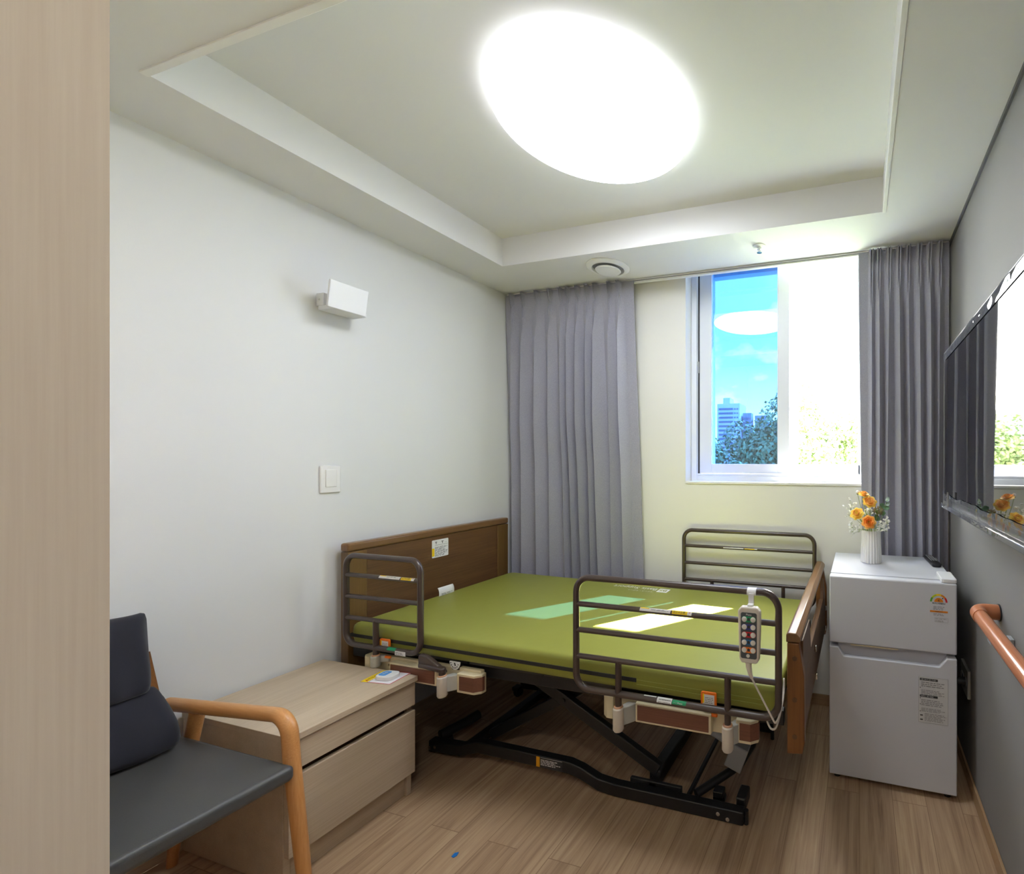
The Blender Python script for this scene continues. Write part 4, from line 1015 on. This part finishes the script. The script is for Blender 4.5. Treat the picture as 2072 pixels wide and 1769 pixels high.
# ------------------------------------------------------------------ wall outlet, scrap
t = thing('wall_outlet', 'grey electrical outlet plate low on the wall beside the refrigerator', 'outlet', (XR, 2.06, .41))
pl = MB().box(XR-.013, XR-.0005, 2.000, 2.128, .352, .468).obj('plate', M['holder_grey'], t, bevel=.003)
for yy in (2.035, 2.095): MB().lathe([(.019, 0), (.019, -.002), (.016, -.002), (.016, .004), (.001, .004)], (XR-.013, yy, .41), 24, axis='x').obj('socket', M['greyplastic'], t)
pg = MB().cyl((XR-.014, 2.035, .41), (XR-.045, 2.035, .41), .017, .013)
pg.tube(spline([(XR-.045, 2.035, .41), (XR-.058, 2.035, .39), (XR-.055, 2.06, .2), (XR-.05, 2.2, .03), (XR-.05, 2.40, .012)], 6), .0035, 8)
tp = pg.obj('power_plug', M['blackplastic'], None, base=(XR-.045, 2.035, .41)); tag(tp, 'black power plug and cable in the outlet behind the refrigerator', 'plug')

mb = MB().prism([(-1.316, 1.176), (-1.304, 1.174), (-1.300, 1.184), (-1.305, 1.196), (-1.316, 1.190)], 'z', .0006, .0030)
o = mb.obj('plastic_scrap', M['blue'], None, base=(-1.308, 1.185, .0006), bevel=.001); tag(o, 'tiny blue scrap of plastic on the wooden floor', 'scrap')

# ------------------------------------------------------------------ outside: trees, towers, ground
GZ = -7.
struct(MB().box(-420, 300, 6, 520, GZ-.2, GZ), 'ground', mat('outside_ground', (.12, .16, .08, 1), .9), flat=True)
def tree(label, x, y, top, rad, seed, n=14000):
    rg = random.Random(seed)
    t = thing('tree', label, 'tree', (x, y, GZ), 'leafy trees outside the window')
    H = top-GZ
    MB().tube([(x, y, GZ), (x+.1, y, GZ+H*.4), (x+.05, y, GZ+H*.72)], [.28, .2, .08], 10).obj('trunk', M['bark'], t)
    blobs = []
    for i in range(34):
        zt = rg.uniform(.28, .97); rr = rad*math.sin(PI*min(.92, max(.16, (zt-.18)*1.1)))*rg.uniform(.3, .95); a = rg.uniform(0, 2*PI)
        blobs.append((Vector((x+rr*math.cos(a), y+rr*math.sin(a), GZ+H*zt)), rad*rg.uniform(.28, .48)))
    blobs.append((Vector((x, y, top-rad*.35)), rad*.32))
    vs = []; fs = []
    for i in range(n):
        c, r = rg.choice(blobs)
        d = Vector((rg.gauss(0, 1), rg.gauss(0, 1), rg.gauss(0, 1))).normalized(); p = c+d*r*rg.uniform(.75, 1.05)*Vector((1, 1, .85)).length/1.62
        s = rg.uniform(.06, .13); nrm = (d+Vector((rg.gauss(0, .5), rg.gauss(0, .5), rg.gauss(.4, .5)))).normalized()
        u = nrm.orthogonal().normalized(); u = Matrix.Rotation(rg.uniform(0, 6.28), 3, nrm)@u; w_ = nrm.cross(u)
        k = len(vs); vs += [p-u*s, p-w_*s*.6, p+u*s, p+w_*s*.6]; fs.append((k, k+1, k+2, k+3))
    MB().add(vs, fs).obj('crown', M['leaf'], t, flat=True)
tree('tall pointed leafy tree outside, rising right beside the window stile', -2.9, 20, 4.9, 2.2, 41)
tree('bushy tree outside in the middle of the tinted pane, below the small towers', -4.9, 21, 2.7, 2.1, 42)
tree('leafy tree outside at the left of the tinted pane below the white tower', -6.7, 19, 2.0, 2.0, 43)
tree('low front tree outside at the bottom of the tinted pane', -4.4, 15, .95, 1.9, 44)
tree('leafy tree outside, seen through the open half of the window', -.4, 21, 3.6, 2.6, 45)
tree('leafy tree outside, right of the others behind the right curtain', 2.6, 22, 3.4, 2.6, 46)
tree('leafy tree outside, farthest left, hidden behind the left wall', -9.6, 21, 3.0, 2.4, 47)
def tower(label, x0, x1, y0, top, floors, m, roof=True):
    d = (x1-x0)*1.1; t = thing('apartment_tower', label, 'building', ((x0+x1)/2, y0, GZ), 'apartment towers beyond the trees')
    MB().box(x0, x1, y0, y0+d, GZ, top).obj('wall', M[m], t, flat=True)
    h = (top-4)/floors if floors else 3
    z = top-3.2
    while z > -2:
        MB().box(x0+(x1-x0)*.08, x0+(x1-x0)*.70, y0-.5, y0+.5, z-1.3, z).obj('window_band', M['bldgwin'], t, flat=True)
        for k in range(2): MB().box(x0+(x1-x0)*(.76+.11*k), x0+(x1-x0)*(.82+.11*k), y0-.3, y0+.5, z-1.2, z-.2).obj('window', M['bldgwin'], t, flat=True)
        z -= 3.0
    if roof: MB().box(x0+(x1-x0)*.25, x0+(x1-x0)*.55, y0+1, y0+d*.6, top, top+4.2).obj('roof_house', M[m], t, flat=True)
tower('pale apartment tower with dark window bands, tallest on the skyline', -97, -80.5, 300, 40.5, 14, 'bldg')
tower('dark slim apartment tower next to the tall pale one', -79.5, -73.5, 305, 34, 12, 'bldg2', False)
tower('dark apartment tower, third from the left on the skyline', -72, -63.5, 310, 32.5, 12, 'bldg2', False)
tower('pale low apartment block at the right end of the skyline', -62.5, -52, 320, 29.5, 10, 'bldg', False)

# ------------------------------------------------------------------ sky, sun
wd = bpy.data.worlds.new('World'); sc.world = wd; wd.use_nodes = True; nt = wd.node_tree; nt.nodes.clear()
out = nt.nodes.new('ShaderNodeOutputWorld'); bg = nt.nodes.new('ShaderNodeBackground'); tc = nt.nodes.new('ShaderNodeTexCoord')
mp = nt.nodes.new('ShaderNodeMapping'); mp.inputs['Scale'].default_value = (2.4, 2.4, 4.2); mp.inputs['Location'].default_value = (3.1, .4, 1.7)
nz = nt.nodes.new('ShaderNodeTexNoise'); nz.inputs['Scale'].default_value = 2.2; nz.inputs['Detail'].default_value = 7; nz.inputs['Roughness'].default_value = .55
cr = nt.nodes.new('ShaderNodeValToRGB'); e = cr.color_ramp.elements; e[0].position = .48; e[0].color = (0, 0, 0, 1); e[1].position = .60; e[1].color = (1, 1, 1, 1)
mix = nt.nodes.new('ShaderNodeMix'); mix.data_type = 'RGBA'
mix.inputs[6].default_value = (22.5, 23.4, 22.6, 1); mix.inputs[7].default_value = (62, 57, 52, 1)
sep = nt.nodes.new('ShaderNodeSeparateXYZ'); gr = nt.nodes.new('ShaderNodeMapRange'); gr.inputs['From Min'].default_value = .06; gr.inputs['From Max'].default_value = .24
gr.inputs['To Min'].default_value = .95; gr.inputs['To Max'].default_value = 0
add = nt.nodes.new('ShaderNodeMath'); add.operation = 'ADD'; add.use_clamp = True
for a, b in ((tc.outputs['Generated'], mp.inputs['Vector']), (mp.outputs['Vector'], nz.inputs['Vector']), (nz.outputs['Fac'], cr.inputs['Fac']),
             (tc.outputs['Generated'], sep.inputs[0]), (sep.outputs['Z'], gr.inputs['Value']), (cr.outputs['Color'], add.inputs[0]), (gr.outputs['Result'], add.inputs[1]),
             (add.outputs[0], mix.inputs[0]), (mix.outputs[2], bg.inputs['Color']), (bg.outputs[0], out.inputs[0])): nt.links.new(a, b)
bg.inputs['Strength'].default_value = 1.0
sun = bpy.data.lights.new('sun', 'SUN'); sun.energy = 165; sun.angle = R(.5); sun.color = (1, .97, .92)
so = bpy.data.objects.new('sun', sun); COL.objects.link(so)
so.rotation_euler = Vector((-.775, -1, -1.497)).to_track_quat('-Z', 'Y').to_euler(); so.location = (3, 6, 8)

# ------------------------------------------------------------------ camera
W, H = 2072, 1769; FPX, CX, CY, YAW = 899.05, 1485.9, 929.4, .2742
cam = bpy.data.cameras.new('camera'); co = bpy.data.objects.new('camera', cam); COL.objects.link(co)
cam.sensor_fit = 'HORIZONTAL'; cam.sensor_width = 36; cam.lens = FPX/W*36
cam.shift_x = (W/2-CX)/W; cam.shift_y = (CY-H/2)/W; cam.clip_start = .02; cam.clip_end = 2000
co.location = (0, 0, 1.3328); co.rotation_euler = (R(90), 0, YAW); sc.camera = co
vs_ = sc.view_settings; sc.display_settings.display_device = 'sRGB'
vs_.view_transform = 'Standard'; vs_.look = 'None'; vs_.exposure = 0; vs_.gamma = 1; vs_.use_curve_mapping = False
cy = sc.cycles; cy.use_denoising = True; cy.max_bounces = 12; cy.diffuse_bounces = 7; cy.transparent_max_bounces = 16; cy.sample_clamp_indirect = 12
try: cy.denoiser = 'OPENIMAGEDENOISE'
except Exception: pass
